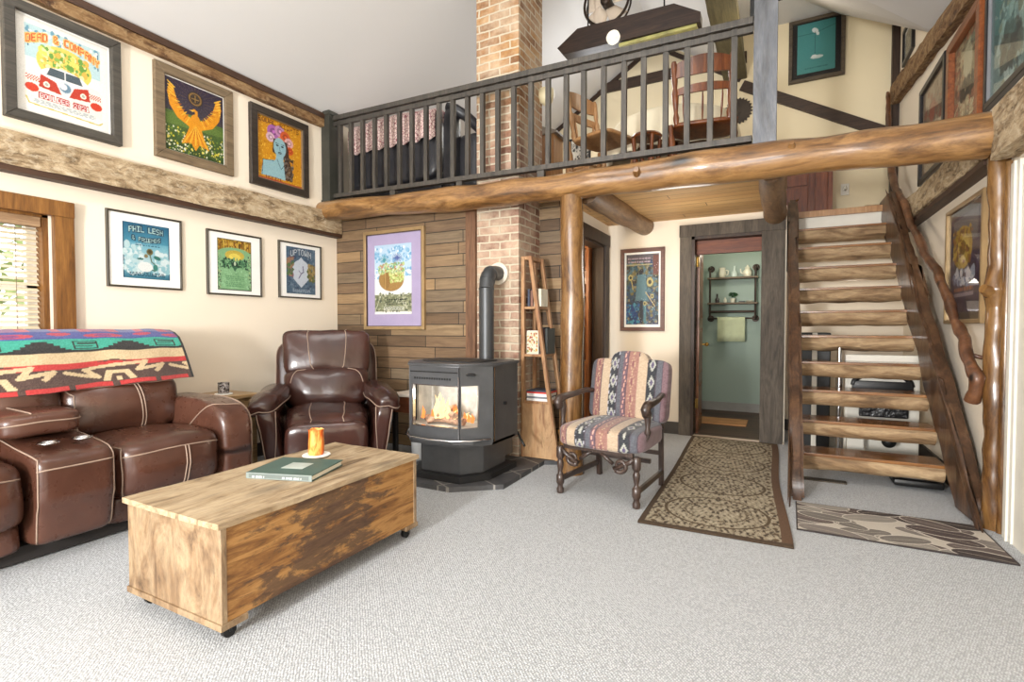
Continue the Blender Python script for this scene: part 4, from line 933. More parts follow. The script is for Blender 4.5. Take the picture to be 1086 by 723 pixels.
# blanket over the sofa back
cb = Cv(420, 140, (70, 52, 44))
def band(y0, y1, c): cb.rect(0, 1 - y1, 1, 1 - y0, c)
RED, BRN, CRM, BLKc, TEAL, BLU = (196, 56, 54), (84, 62, 54), (214, 190, 150), (44, 42, 40), (62, 168, 146), (74, 82, 150)
band(0, .10, RED); band(.08, .34, BRN); band(.34, .43, RED); band(.43, .62, CRM); band(.62, .82, TEAL); band(.82, 1.0, BLU)
for k in range(9):
    x = .04 + k * .118
    cb.rect(x, .93, x + .018, 1.0, BRN)
for k in range(5):
    x = .12 + k * .235
    for j in range(5): cb.rect(x - .075 + j * .014, 1 - (.615 + .035 * (j + 1)), x + .075 - j * .014, 1 - .60, BLKc)
    cb.rect(x - .20, 1 - .645, x + .2, 1 - .61, BLKc)
for k in range(5):
    x = .0 + k * .235
    for w, q in ((.034, BLKc), (.028, TEAL)): cb.rect(x - w, 1 - .79 + (.034 - w) * 2, x + w, 1 - .66 - (.034 - w) * 2, q)
    cb.rect(x - .022, 1 - .755, x + .034, 1 - .735, BLKc); cb.rect(x - .034, 1 - .715, x + .02, 1 - .695, BLKc)
for k in range(5):
    x = .06 + k * .235; cb.ell(x, .10, .055, .05, (190, 62, 84)); cb.ell(x, .10, .025, .03, (130, 60, 120)); cb.ell(x + .12, .06, .03, .04, (190, 62, 84)); 
for k in range(4):
    x = .17 + k * .30
    cb.line([(x - .135, .72), (x - .055, .845), (x - .085, .70), (x + .085, .61), (x + .055, .76), (x + .135, .69), (x + .11, .80)], .0085, CRM)
    cb.poly([(x - .045, .915), (x - .03, .74), (x + .03, .74), (x + .045, .915), (x + .026, .915), (x + .016, .80), (x - .016, .80), (x - .026, .915)], CRM); cb.rect(x - .007, .85, x + .007, .915, CRM)
    cb.poly([(x - .06, .60), (x, .55), (x + .06, .60)], BRN); cb.rect(x - .02, .58, x + .02, .62, RED)
cb.rect(.992, 0, 1, 1, BLKc); cb.nse(26, 1.0, 3)
prof = [(-3.575, .795), (-3.600, .86), (-3.628, .95), (-3.652, 1.03), (-3.68, 1.085), (-3.725, 1.12), (-3.79, 1.135), (-3.87, 1.13), (-3.94, 1.115), (-4.03, 1.09), (-4.055, .98), (-4.06, .85)]
L = [0]
for a_, b_ in zip(prof[:-1], prof[1:]): L.append(L[-1] + math.dist(a_, b_))
def pr(t):
    d = t * L[-1]
    for i in range(len(L) - 1):
        if d <= L[i + 1] + 1e-9:
            u = (d - L[i]) / (L[i + 1] - L[i]); return prof[i][0] * (1 - u) + prof[i + 1][0] * u, prof[i][1] * (1 - u) + prof[i + 1][1] * u
    return prof[-1]
NU, NV = 420, 190; rows = []; uv = []
vis = L[5] / L[-1]
for j in range(NV + 1):
    t = j / NV; row = []
    for i in range(NU + 1):
        u = i / NU; y = .20 + u * (1.915 - .05 * min(1, t / vis)); x, z = pr(t)
        f = max(0, 1 - t / vis)
        x += .018 * math.sin(u * 23 + 1) * f + .010 * noise.noise(Vector((y * 6, t * 5, 0))); z += .008 * noise.noise(Vector((y * 7, t * 4, 3))) - .022 * f * math.sin(u * 6 - 1) * .6
        row.append((x, y, z)); uv.append((u, min(1.0, t / vis) if t < vis else .9))
    rows.append(row)
b = B(); b.grid(rows)
bo = solo('blanket', b, painted('woven_wool_blanket', .95, bmp=.5, bscale=260, bdist=.004, sheen=.3), 'patterned wool blanket in red, teal and cream draped over the sofa back', 'blanket', smooth=True)
def pf(co):
    a = np.array(uv); return cb.sample(np.clip(a[:, 0], 0, .999), np.clip(a[:, 1], 0, .999)) * .88
paint(bo, pf)
so = bo.modifiers.new('thick', 'SOLIDIFY'); so.thickness = .007; so.offset = 0

# ================================================================== RECLINER
rc = thing('recliner', 'dark brown leather recliner with pale piping in the room corner', 'armchair', (-3.36, 3.08, 0), math.radians(47))
lp = lambda *a, **k: part(*a, world=False, **k)
def rd(seed, amp=.012):
    def g(v, q):
        n = noise.noise_vector(v * 4.5 + Vector((seed, 0, 0))); w = noise.noise_vector(Vector((v.x * 13, v.y * 5, v.z * 6)) + Vector((seed, 0, 0)))
        return v + Vector((n.x, n.y, n.z)) * amp + Vector((0, w.y, w.z)) * amp * .6
    return g
b = B().b2((-.30, -.32, .02), (.30, .38, .10)); obj('base', b, BLK, rc)
lp('lower_body', [dict(c=(0, .06, .22), size=(.62, .80, .28), e=7, deform=rd(1, .005))], LEA_D, rc)
def rs(v, q):
    v = rd(2)(v, q)
    if q.y < 0: v.z -= .05 * q.y * q.y * (1 if q.z > 0 else 0); v.y -= .03 * (1 - q.x * q.x) * max(0, 1 - abs(q.z))
    return v
lp('seat_cushion', [dict(c=(0, -.13, .385), size=(.62, .70, .25), e=4.6, deform=rs, n=18), dict(c=(0, -.43, .27), size=(.60, .18, .34), e=5, deform=rd(6), n=14)], LEA_D, rc,
   seams=[(0, [(-.42, .5, 1), (-.42, -1, 1), (-.40, -1, -.2)]), (0, [(.42, .5, 1), (.42, -1, 1), (.40, -1, -.2)]), (0, [(-1, -1, -.15), (-.3, -1, -.4), (.3, -1, -.4), (1, -1, -.15)])])
T1 = Matrix.Translation((0, .26, .62)) @ Matrix.Rotation(math.radians(-14), 4, 'X')
T2 = Matrix.Translation((0, .36, .915)) @ Matrix.Rotation(math.radians(-12), 4, 'X')
def lumb(v, q):
    v = rd(3, .014)(v, q)
    if q.y < 0: v.y -= .05 * (1 - q.x ** 2) * (1 - q.z * q.z); v.x *= 1 + .06 * q.z
    return v
lp('back_cushion', [dict(c=(0, .01, -.01), size=(.70, .26, .36), e=4.5, deform=lumb, M=T1, n=18)], LEA_D, rc, seams=[(0, [(-.95, -1, .2), (-.75, -1, .9), (-.55, -1, 1)]), (0, [(.95, -1, .2), (.75, -1, .9), (.55, -1, 1)])])
def headd(v, q):
    v = rd(5, .010)(v, q)
    if q.y < 0: v.y -= .04 * (1 - q.x ** 2) * (1 - q.z * q.z)
    if q.z < 0: v.x *= 1 - .05 * q.z * q.z
    return v
lp('headrest', [dict(c=(0, 0, -.005), size=(.74, .22, .41), e=8, deform=headd, M=T2, n=18)], LEA_D, rc, seams=[(0, [(-.45, .6, 1), (-.45, -1, 1), (-.38, -1, -.6), (-.28, -1, -.92), (.28, -1, -.92), (.38, -1, -.6), (.45, -1, 1), (.45, .6, 1)])])
T3 = Matrix.Translation((0, .42, .70)) @ Matrix.Rotation(math.radians(-12), 4, 'X')
lp('back_shell', [dict(c=(0, 0, 0), size=(.86, .16, .66), e=6, deform=rd(8, .004), M=T3)], LEA_D, rc, seams=[(0, [(-1, -.6, -1), (-1, -.6, 1), (1, -.6, 1), (1, -.6, -1)])])
for s_ in (-1, 1):
    def sided(v, q, s_=s_):
        v = rd(4, .005)(v, q); v.x += s_ * .09 * (q.z + 1) * .5; v.y -= .05 * q.z * (1 if q.y < 0 else 0); return v
    lp('side_panel', [dict(c=(s_ * .355, .0, .31), size=(.17, .84, .54), e=5, deform=sided, n=16)], LEA_D, rc, seams=[(0, [(s_ * .3, -1, -1), (-s_ * .6, -1, .2), (-s_ * 1, -1, .95)]), (0, [(s_ * .8, -1, -1), (s_ * .6, -1, .3), (s_ * .7, -1, 1)])])
    def armd(v, q, s_=s_):
        v = rd(7, .010)(v, q); v.z -= .06 * max(0, -q.y) ** 2 + .04 * s_ * q.x * (1 if s_ * q.x > 0 else -.4); v.x += s_ * .05 * max(0, -q.y); return v
    lp('armrest', [dict(c=(s_ * .415, -.05, .61), size=(.235, .78, .14), e=4, deform=armd, n=16)], LEA_D, rc, seams=[(0, [(-s_ * 1, .6, -.3), (-s_ * 1, -.9, -.3), (-s_ * .4, -1, -.2), (s_ * 1, -1, -.3)])])

# ================================================================== SIDE TABLES
PINE = wood('pale_pine', [(176, 134, 80), (206, 166, 108), (220, 184, 130)], 'y', 1.0, .5, coat=.1)
st = thing('side_table', 'small pale pine side table between the sofa and the recliner', 'table', (-3.9, 2.48, 0))
b = B().b2((-4.09, 2.26, .595), (-3.70, 2.70, .625), .006); obj('table_top', b, PINE, st, world=True)
b = B().b2((-4.06, 2.30, .47), (-3.73, 2.67, .595)); obj('apron', b, PINE, st, world=True)
for x in (-4.05, -3.735):
    for y in (2.305, 2.66):
        b = B().b2((x - .02, y - .02, 0), (x + .02, y + .02, .595)); obj('leg', b, PINE, st, world=True)
s = B().lathe([(0, 0), (.062, 0), (.064, .004), (.062, .008), (0, .008)], 24, (-3.86, 2.50, .625)); solo('coaster', s, WHITEM, 'round white coaster under the smoky glass on the pine side table', 'coaster', smooth=False, ang=40)
s = B().lathe([(0, 0), (.036, 0), (.040, .004), (.042, .085), (.038, .085), (.036, .012), (0, .012)], 24, (-3.86, 2.50, .633))
def smoky():
    m, nt, bs = new_mat('etched_smoky_glass'); setin(bs, rough=.1); bs.inputs['Transmission Weight'].default_value = .6
    nt.links.new(ramp(nt, nz(nt, coords(nt), 60, 3), [(.42, (60, 46, 40)), (.55, (214, 206, 200))]), bs.inputs['Base Color']); return m
solo('candle_glass', s, smoky(), 'smoky etched glass tumbler standing on the pine side table', 'glass', smooth=False, ang=40)
nt_ = thing('end_table', 'small dark table with a reddish drawer between recliner and stove', 'table', (-2.80, 3.60, 0))
b = B().b2((-2.99, 3.43, .555), (-2.61, 3.80, .58), .004); obj('table_top', b, mat('stone_top', (214, 202, 188), .5, var=.05), nt_, world=True)
b = B().b2((-2.97, 3.44, .42), (-2.63, 3.78, .555)); dr = obj('drawer', b, wood('red_drawer', [(110, 48, 22), (150, 76, 38), (160, 90, 50)], 'x', 1, .4), nt_, world=True)
b = B().ball((-2.72, 3.43, .49), .017); obj('drawer_knob', b, BLACKW, dr, smooth=True, world=True)
for x in (-2.955, -2.645):
    for y in (3.46, 3.77):
        b = B().b2((x - .018, y - .018, 0), (x + .018, y + .018, .42)); obj('leg', b, BLACKW, nt_, world=True)
vc = thing('pellet_bucket', 'white plastic bucket with a round knob standing under the small dark table', 'bucket', (-2.78, 3.60, 0))
GREYP = mat('pale_grey_plastic', (206, 206, 204), .45, var=.04)
b = B().lathe([(.075, 0), (.09, .02), (.098, .26), (.10, .27), (.10, .32), (.085, .35), (0, .355)], 24, (-2.775, 3.60, .0)); obj('body', b, GREYP, vc, smooth=True, world=True)
b = B().cyl((-2.755, 3.51, .27), (-2.745, 3.485, .27), .035, 16); obj('knob', b, WHITEP, vc, world=True)
b = B().tube([(-3.82, 2.90, .5), (-3.80, 2.86, .3), (-3.78, 2.82, .12), (-3.70, 2.80, .02), (-3.60, 2.84, .008)], .005, 6); solo('power_cord', b, mat('grey_cord', (150, 146, 140), .6, var=.05), 'thin grey power cord hanging between the sofa arm and the recliner', 'cord', smooth=True)

# ================================================================== CHEST TABLE
def chest_side():
    m, nt, bs = new_mat('peeled_stained_board'); setin(bs, rough=.65)
    v = coords(nt, (9, 1, 9)); n = nz(nt, v, 2.4, 6, .7, .6)
    c = ramp(nt, n, [(.30, (78, 48, 20)), (.44, (130, 88, 42)), (.56, (168, 124, 70)), (.72, (136, 94, 48))])
    # old dark paint left in ragged patches on the face
    tc = nt.nodes.new('ShaderNodeTexCoord'); sp = nt.nodes.new('ShaderNodeSeparateXYZ'); nt.links.new(tc.outputs['Object'], sp.inputs[0])
    p = nz(nt, coords(nt, (2, 1.6, 4.5)), 2.6, 7, .72, .4)
    a1 = nt.nodes.new('ShaderNodeMath'); a1.operation = 'ABSOLUTE'; nt.links.new(sp.outputs[1], a1.inputs[0])
    m1 = nt.nodes.new('ShaderNodeMapRange'); m1.inputs[1].default_value = .12; m1.inputs[2].default_value = .54; m1.inputs[3].default_value = .10; m1.inputs[4].default_value = -.14; nt.links.new(a1.outputs[0], m1.inputs[0])
    ad = nt.nodes.new('ShaderNodeMath'); nt.links.new(p, ad.inputs[0]); nt.links.new(m1.outputs[0], ad.inputs[1])
    f = ramp(nt, ad.outputs[0], [(.47, (0, 0, 0)), (.54, (225, 225, 225))])
    dk = ramp(nt, nz(nt, coords(nt, (30, 8, 30)), 3, 3), [(.3, (34, 26, 24)), (.7, (72, 54, 46))])
    c = mixc(nt, f, c, dk)
    nt.links.new(c, bs.inputs['Base Color']); bump(nt, bs, n, .4, .004); return m
CH_TOP = wood('pale_scrubbed_pine', [(120, 92, 60), (176, 148, 108), (208, 184, 146), (184, 156, 116)], 'y', 1.0, .6, bmp=.45, stretch=6, knots=2.2, k=.9, s=.22)
CH_END = wood('worn_end_board', [(116, 82, 46), (172, 130, 82), (200, 166, 118), (160, 118, 72)], 'z', 1.6, .65, bmp=.4, stretch=2.5, k=.82, s=.32)
ch = thing('chest_table', 'long low wooden chest used as a coffee table with dark worn paint on its side', 'chest', (-2.06, 1.67, 0))
X0, X1, Y0, Y1, Z0, Z1 = -2.365, -1.755, 1.115, 2.22, .086, .432
b = B().b2((X1 - .025, Y0 + .012, Z0), (X1, Y1 - .012, Z1)); obj('side_panel', b, chest_side(), ch, world=True)
b = B().b2((X0, Y0 + .012, Z0), (X0 + .025, Y1 - .012, Z1)); obj('side_panel', b, chest_side(), ch, world=True)
b = B().b2((X0, Y0, Z0), (X1 + .004, Y0 + .022, Z1), .002); obj('end_panel', b, CH_END, ch, world=True)
b = B().b2((X0, Y1 - .022, Z0), (X1 + .004, Y1, Z1), .002); obj('end_panel', b, CH_END, ch, world=True)
b = B().b2((X0 + .03, Y0 + .03, Z0 + .004), (X1 - .03, Y1 - .03, Z0 + .018)); obj('bottom_board', b, CH_END, ch, world=True)
b = wavy_beam((X0 - .012, Y0 - .014, Z1), (X1 + .012, Y1 + .014, Z1 + .022), 60, .0025); obj('lid', b, CH_TOP, ch, world=True)
for y0, y1 in ((Y0 - .006, Y0 + .10), (Y1 - .09, Y1 + .006)):
    b = B().b2((X0 - .006, y0, .062), (X1 + .008, y1, .086), .002); sk = obj('skid_board', b, CH_END, ch, world=True)
    for x in (X0 + .05, X1 - .05):
        yc = (y0 + y1) / 2; b = B().cyl((x - .010, yc + .012, .026), (x + .010, yc + .012, .026), .026, 18).b2((x - .016, yc - .02, .06), (x + .016, yc + .03, .067))
        b.tube([(x - .016, yc, .062), (x - .016, yc + .012, .026)], .006, 6).tube([(x + .016, yc, .062), (x + .016, yc + .012, .026)], .006, 6); obj('caster', b, BLK, ch, world=True, ang=40)
ZT = Z1 + .024
bk = thing('book', 'large dark green hardcover book lying on the chest lid', 'book', (-2.055, 1.69, ZT), math.atan2(.1, .313))
GRN = mat('green_book_cloth', (66, 90, 82), .6, var=.04, bmp=.2, bscale=400)
b = B().b2((-.165, -.14, .0), (.165, .14, .004)).b2((-.165, -.14, .024), (.165, .14, .028)).b2((-.165, -.14, 0), (-.161, .14, .028)); obj('cover', b, GRN, bk)
b = B().b2((-.160, -.134, .004), (.159, .134, .024)); obj('pages', b, mat('book_pages', (232, 228, 214), .8, var=.02, bmp=.3, bscale=500), bk)
b = B().b2((-.05, -.05, .028), (.06, .05, .0288)); obj('title_panel', b, mat('silver_title', (176, 184, 176), .5, var=.1), bk)
b = B().b2((-.165, -.1415, .0), (.165, -.140, .028)); sp_ = obj('spine', b, mat('grey_spine', (120, 130, 126), .6, var=.04), bk)
cvb = Cv(80, 8, (120, 130, 126)); cvb.lines(.05, .2, .26, .9, 1, (230, 232, 228)); cvb.lines(.55, .2, .9, .9, 1, (220, 224, 220)); picture_plane('spine_print', cvb, .30, .018, PRINT, sp_, y=-.1425, zc=.014)
s = B().lathe([(0, 0), (.068, 0), (.073, .005), (.070, .009), (0, .006)], 32, (-2.215, 1.95, ZT)); solo('plate', s, WHITEM, 'small white round plate under the orange candle on the chest', 'plate', ang=50)
ct = thing('candle', 'orange and yellow drip-marked pillar candle on a white plate', 'candle', (-2.215, 1.95, ZT + .007))
b = B(); rows = []
for (r, z) in [(.036, 0), (.041, .01), (.039, .06), (.038, .12), (.040, .138)]:
    rows.append([((r + .006 * noise.noise(Vector((math.cos(a) * 2, math.sin(a) * 2, z * 14)))) * math.cos(a), (r + .006 * noise.noise(Vector((math.cos(a) * 2, math.sin(a) * 2, z * 14)))) * math.sin(a), z + (.016 * noise.noise(Vector((math.cos(a) * 2, math.sin(a) * 2, 4))) if z > .13 else 0)) for a in [2 * PI * k / 28 for k in range(28)]])
rows.append([(.022 * math.cos(2 * PI * k / 28), .022 * math.sin(2 * PI * k / 28), .10) for k in range(28)])
b.grid(rows, close_u=True, cap=True)
m_, nt2, bs2 = new_mat('marbled_wax'); setin(bs2, rough=.35); bs2.inputs['Subsurface Weight'].default_value = .3; bs2.inputs['Subsurface Radius'].default_value = (.02, .01, .004)
nt2.links.new(ramp(nt2, nz(nt2, coords(nt2, (1, 1, .35)), 26, 4, .6, 1), [(.36, (190, 72, 18)), (.47, (222, 118, 44)), (.60, (232, 176, 96))]), bs2.inputs['Base Color'])
obj('wax', b, m_, ct, ang=60)
b = B().tube([(0, 0, .10), (.002, 0, .125)], .0015, 5); obj('wick', b, BLK, ct)

# ================================================================== HEARTH AND STOVE
def slate():
    m, nt, bs = new_mat('slate_tiles'); setin(bs, rough=.55)
    br = nt.nodes.new('ShaderNodeTexBrick'); nt.links.new(coords(nt, (1, 1, 1), (0, 0, .5)), br.inputs['Vector']); br.inputs['Scale'].default_value = 1; br.inputs['Brick Width'].default_value = .3; br.inputs['Row Height'].default_value = .3; br.inputs['Mortar Size'].default_value = .007; br.offset = 0
    br.inputs['Color1'].default_value = (0, 0, 0, 1); br.inputs['Color2'].default_value = (1, 1, 1, 1)
    c = ramp(nt, br.outputs['Color'], [(0, (72, 72, 74)), (1, (98, 98, 100))]); c = mixc(nt, .6, c, ramp(nt, nz(nt, coords(nt), 9, 5, .7), [(.3, (80, 78, 76)), (.7, (190, 188, 186))]), 'SOFT_LIGHT')
    c = mixc(nt, br.outputs['Fac'], c, (140, 136, 130)); nt.links.new(c, bs.inputs['Base Color']); bump(nt, bs, nz(nt, coords(nt), 9, 5, .7), .4, .006); return m
b = B().prism([(-2.66, 3.17), (-2.36, 2.93), (-2.03, 2.93), (-1.725, 3.17), (-1.735, 3.90), (-1.50, 4.02), (-1.62, 4.34), (-1.98, 4.34), (-1.98, 3.915), (-2.66, 3.915)], 'z', 0, .035)
solo('hearth_pad', b, slate(), 'grey slate tiled hearth pad on the carpet under the black stove', 'hearth')
IRON = mat('black_stove_enamel', (74, 75, 77), .42, metal=.2, var=.08, bmp=.15, bscale=120)
IRON_D = mat('dark_stove_iron', (34, 34, 35), .5, metal=.2, var=.08)
sv = thing('pellet_stove', 'black bay-fronted stove with a burning fire behind its glass', 'stove', (-2.2, 3.38, .035))
def foot(o, yb=3.56): # octagonal footprint grown by o
    return [(-2.566 - o, 3.20 - .3 * o), (-2.415 - .4 * o, 3.0 - o), (-1.985 + .4 * o, 3.0 - o), (-1.834 + o, 3.20 - .3 * o), (-1.834 + o, yb), (-2.566 - o, yb)]
def pris(poly, z0, z1, bev=.0):
    b = B().prism(poly, 'z', z0, z1)
    if bev: bmesh.ops.bevel(b.bm, geom=list(b.bm.edges), offset=bev, segments=2, affect='EDGES')
    return b
obj('base_plate', pris([(-2.53, 3.24), (-2.40, 3.02), (-2.00, 3.02), (-1.86, 3.22), (-1.85, 3.62), (-2.55, 3.62)], .035, .085, .006), IRON_D, sv, world=True)
obj('pedestal', pris([(-2.47, 3.22), (-2.37, 3.07), (-2.03, 3.07), (-1.92, 3.22), (-1.92, 3.56), (-2.47, 3.56)], .085, .31, .004), IRON, sv, world=True)
tp = B().prism(foot(.022, 3.60), 'z', .868, .892).prism([(-2.48, 3.60), (-1.92, 3.60), (-1.92, 3.735), (-2.48, 3.735)], 'z', .872, .888)
bmesh.ops.bevel(tp.bm, geom=list(tp.bm.edges), offset=.008, segments=2, affect='EDGES'); obj('top_plate', tp, IRON, sv, world=True, ang=40)
tp2 = pris([(-2.40, 3.14), (-2.0, 3.14), (-1.93, 3.22), (-1.93, 3.45), (-2.47, 3.45), (-2.47, 3.22)], .888, .90, .003); obj('top_cover', tp2, IRON_D, sv, world=True)
bd = B(); bd.slab((-1.842, 3.20), (-1.842, 3.55), .30, .868, .016); bd.slab((-2.558, 3.20), (-2.558, 3.55), .30, .868, .016); bd.b2((-2.566, 3.54, .30), (-1.834, 3.60, .868)); bd.b2((-2.46, 3.58, .12), (-1.94, 3.72, .87))
bd.prism(foot(0, 3.56), 'z', .30, .318); obj('cabinet', bd, IRON, sv, world=True)
b = B().b2((-1.836, 3.212, .32), (-1.826, 3.226, .86)); obj('side_trim', b, CHROME, sv, world=True)
b = B().cyl((-1.834, 3.38, .58), (-1.815, 3.38, .58), .013, 10); obj('side_latch', b, BLK, sv, world=True)
def face(b, p0, p1, z0, z1, u0, u1, v0, v1, t=.022):
    p0 = Vector((p0[0], p0[1])); p1 = Vector((p1[0], p1[1])); q = lambda u: tuple(p0.lerp(p1, u))
    b.slab(q(0), q(u0), z0, z1, t); b.slab(q(u1), q(1), z0, z1, t); b.slab(q(u0), q(u1), z0, v0, t); b.slab(q(u0), q(u1), v1, z1, t); return q
dr = B(); A0, A1, C1, C0 = (-2.415, 3.0), (-1.985, 3.0), (-1.834, 3.20), (-2.566, 3.20)
face(dr, A0, A1, .36, .80, .06, .985, .435, .735); face(dr, A1, C1, .36, .80, .04, .56, .435, .735); face(dr, C0, A0, .36, .80, .5, .94, .435, .735)
do = obj('door', dr, IRON, sv, world=True)
up = B(); up.slab(A0, A1, .80, .868, .021); up.slab(A1, C1, .80, .868, .021); up.slab(C0, A0, .80, .868, .021); obj('upper_front_panel', up, IRON, sv, world=True); up = B(); up.slab(A0, A1, .318, .36, .021); up.slab(A1, C1, .318, .36, .021); up.slab(C0, A0, .318, .36, .021); obj('lower_front_panel', up, IRON, sv, world=True)
tr = B()
q = lambda a, b_, u: tuple(Vector(a).lerp(Vector(b_), u))
for z in (.435, .735): tr.slab(q(A0, A1, .06), q(A0, A1, .985), z - .004, z + .004, .030)
tr.slab(q(A0, A1, .055), q(A0, A1, .075), .435, .735, .030); tr.b2((-1.990, 2.986, .36), (-1.980, 2.992, .80))
obj('glass_trim', tr, CHROME, do, world=True)
gp = B(); gp.slab(q(A0, A1, .06), q(A0, A1, .985), .435, .735, .003); gp.slab(q(A1, C1, .04), q(A1, C1, .56), .435, .735, .003); gp.slab(q(C0, A0, .5), q(C0, A0, .94), .435, .735, .003); obj('glass_pane', gp, GLASS, do, world=True)
gr = B()
for k in range(15): gr.b2((-2.37 + k * .022, 2.984, .775), (-2.36 + k * .022, 2.995, .79))
gr.ball((-1.93, 3.055, .815), (.045, .03, .010)); gr.slab((-2.41, 2.992), (-1.99, 2.992), .826, .834, .01); obj('vent_grille', gr, BLK, sv, world=True)
lp_ = B().tube([(-2.59, 3.19, .352), (-2.50, 3.05, .352), (-2.38, 2.955, .352), (-2.2, 2.935, .352), (-2.02, 2.955, .352), (-1.90, 3.03, .352), (-1.82, 3.16, .352)], .008, 8); obj('ash_lip_rail', lp_, CHROME, sv, world=True, smooth=True)
lp_ = B().prism([(-2.58, 3.20), (-2.50, 3.06), (-2.38, 2.965), (-2.02, 2.965), (-1.90, 3.04), (-1.83, 3.20)], 'z', .325, .345); obj('ash_lip', lp_, IRON, sv, world=True)
FB = mat('pale_firebrick', (190, 188, 182), .9, var=.12, vscale=9)
fb = B(); fb.b2((-2.53, 3.40, .40), (-1.87, 3.43, .78)); fb.slab((-2.53, 3.23), (-2.53, 3.42), .40, .78, .02); fb.slab((-1.87, 3.23), (-1.87, 3.42), .40, .78, .02); fp_ = [(-2.54, 3.22), (-2.40, 3.03), (-2.0, 3.03), (-1.86, 3.22), (-1.86, 3.42), (-2.54, 3.42)]; fb.prism(fp_, 'z', .405, .42); fb.prism(fp_, 'z', .765, .78); obj('firebox_lining', fb, FB, sv, world=True)
lg = B()
for a, c_, r in (((-2.42, 3.20, .45), (-2.05, 3.16, .455), .026), ((-2.36, 3.12, .45), (-2.16, 3.28, .46), .024), ((-2.38, 3.25, .50), (-2.10, 3.12, .50), .022), ((-2.28, 3.12, .49), (-2.20, 3.28, .54), .02)): lg.tube([a, Vector(a).lerp(Vector(c_), .5) + Vector((0, 0, .01)), c_], r, 10, wob=.4, wf=20)
obj('fire_log', lg, mat('ashy_log', (150, 120, 100), .9, var=.4, vscale=30), sv, world=True)
FL1 = emis('flame_yellow', (255, 222, 160), 2.2); FL2 = emis('flame_orange', (255, 150, 80), 1.8)
fl = B()
rg = random.Random(5)
for k in range(16):
    x = -2.24 + rg.gauss(0, .075); y = 3.17 + rg.uniform(-.05, .05); hgt = max(.05, .20 - abs(x + 2.24) * 1.0) * rg.uniform(.6, 1.1); dx = rg.uniform(-.02, .02)
    fl.tube([(x, y, .47), (x + dx, y, .47 + hgt * .35), (x - dx * .5, y, .47 + hgt * .7), (x + dx, y, .47 + hgt)], [.012, .017, .009, .001], 7)
obj('flame', fl, FL1, sv, world=True, smooth=True)
fl = B()
for k in range(12):
    x = -2.24 + rg.gauss(0, .11); y = 3.20 + rg.uniform(-.05, .05); hgt = .09 * rg.uniform(.5, 1.2); fl.tube([(x, y, .455), (x + .01, y, .455 + hgt * .5), (x, y, .455 + hgt)], [.014, .014, .001], 7)
obj('ember_flame', fl, FL2, sv, world=True, smooth=True)
PIPE = mat('dark_grey_flue', (72, 74, 76), .4, metal=.5, var=.05)
pp = B(); pp.cyl((-2.155, 3.665, .885), (-2.155, 3.665, 1.47), .062, 24); elb = [(-2.155, 3.665, 1.47), (-2.157, 3.675, 1.53), (-2.16, 3.70, 1.575), (-2.165, 3.75, 1.605), (-2.17, 3.83, 1.615), (-2.17, 3.93, 1.615)]
pp.tube(elb, .062, 24)
fp = obj('flue_pipe', pp, PIPE, sv, world=True, ang=40)
for z in (.96, 1.24, 1.46):
    b = B().cyl((-2.155, 3.665, z), (-2.155, 3.665, z + .012), .065, 24); obj('pipe_collar', b, PIPE, fp, world=True, ang=40)
b = B().tube([(-2.157, 3.678, 1.53), (-2.158, 3.69, 1.55)], .066, 24).tube([(-2.163, 3.735, 1.597), (-2.166, 3.76, 1.606)], .066, 24); obj('pipe_collar', b, PIPE, fp, world=True, ang=40)
b = B().cyl((-2.17, 3.885, 1.615), (-2.17, 3.918, 1.615), .095, 28); solo('flue_thimble', b, mat('cement_collar', (214, 204, 188), .9, var=.08, bmp=.4, bscale=50), 'pale round collar where the stove pipe enters the brick chimney', 'collar', ang=40)
b = B().tube([(-1.95, 3.64, .40), (-1.86, 3.66, .30), (-1.80, 3.60, .26), (-1.76, 3.58, .22)], .010, 7); solo('stove_hose', b, BLK, 'short black hose poking out behind the right side of the stove', 'hose', smooth=True)

# ================================================================== A-SHAPED BOOKSHELF
SHW = wood('acacia_shelf_wood', [(160, 96, 50), (196, 134, 78), (216, 162, 104), (176, 116, 66)], 'z', 1.0, .5, stretch=5)
bs_ = thing('bookshelf', 'tall narrow leaning-sided wooden bookshelf between the chimney and the log post', 'bookshelf', (-1.8, 4.08, .035))
xl, xt, xr = -1.955, -1.90, -1.635; zt = 1.756
def xr_at(z): return xt + .03 + (xr - xt - .03) * (1 - z / zt)
for yy in (3.95, 4.18):
    b = B().beam((xl, yy, .035), (xl, yy, zt), .035, .03, .002); obj('upright', b, SHW, bs_, world=True)
    b = B().beam((xr, yy, .035), (xt + .01, yy, zt), .035, .03, .002); obj('slanted_upright', b, SHW, bs_, world=True)
for z in (.922, 1.328):
    b = B().b2((xl - .01, 3.94, z - .022), (xr_at(z) + .0, 4.19, z), .002); obj('shelf', b, SHW, bs_, world=True)
b = B().b2((xl - .01, 3.94, .50), (xr_at(.5), 4.19, .52), .002); obj('shelf', b, SHW, bs_, world=True)
b = B().prism([(xl, .04), (xr - .005, .04), (xr_at(.5) - .005, .50), (xl, .50)], 'y', 3.932, 3.948); obj('front_panel', b, wood('figured_panel', [(186, 118, 62), (214, 156, 98), (226, 178, 122), (160, 94, 50)], 'z', .8, .5, stretch=4, knots=3), bs_, world=True)
b = B().b2((xl, 3.94, zt - .03), (xt + .02, 4.19, zt), .002); obj('top_bar', b, SHW, bs_, world=True)
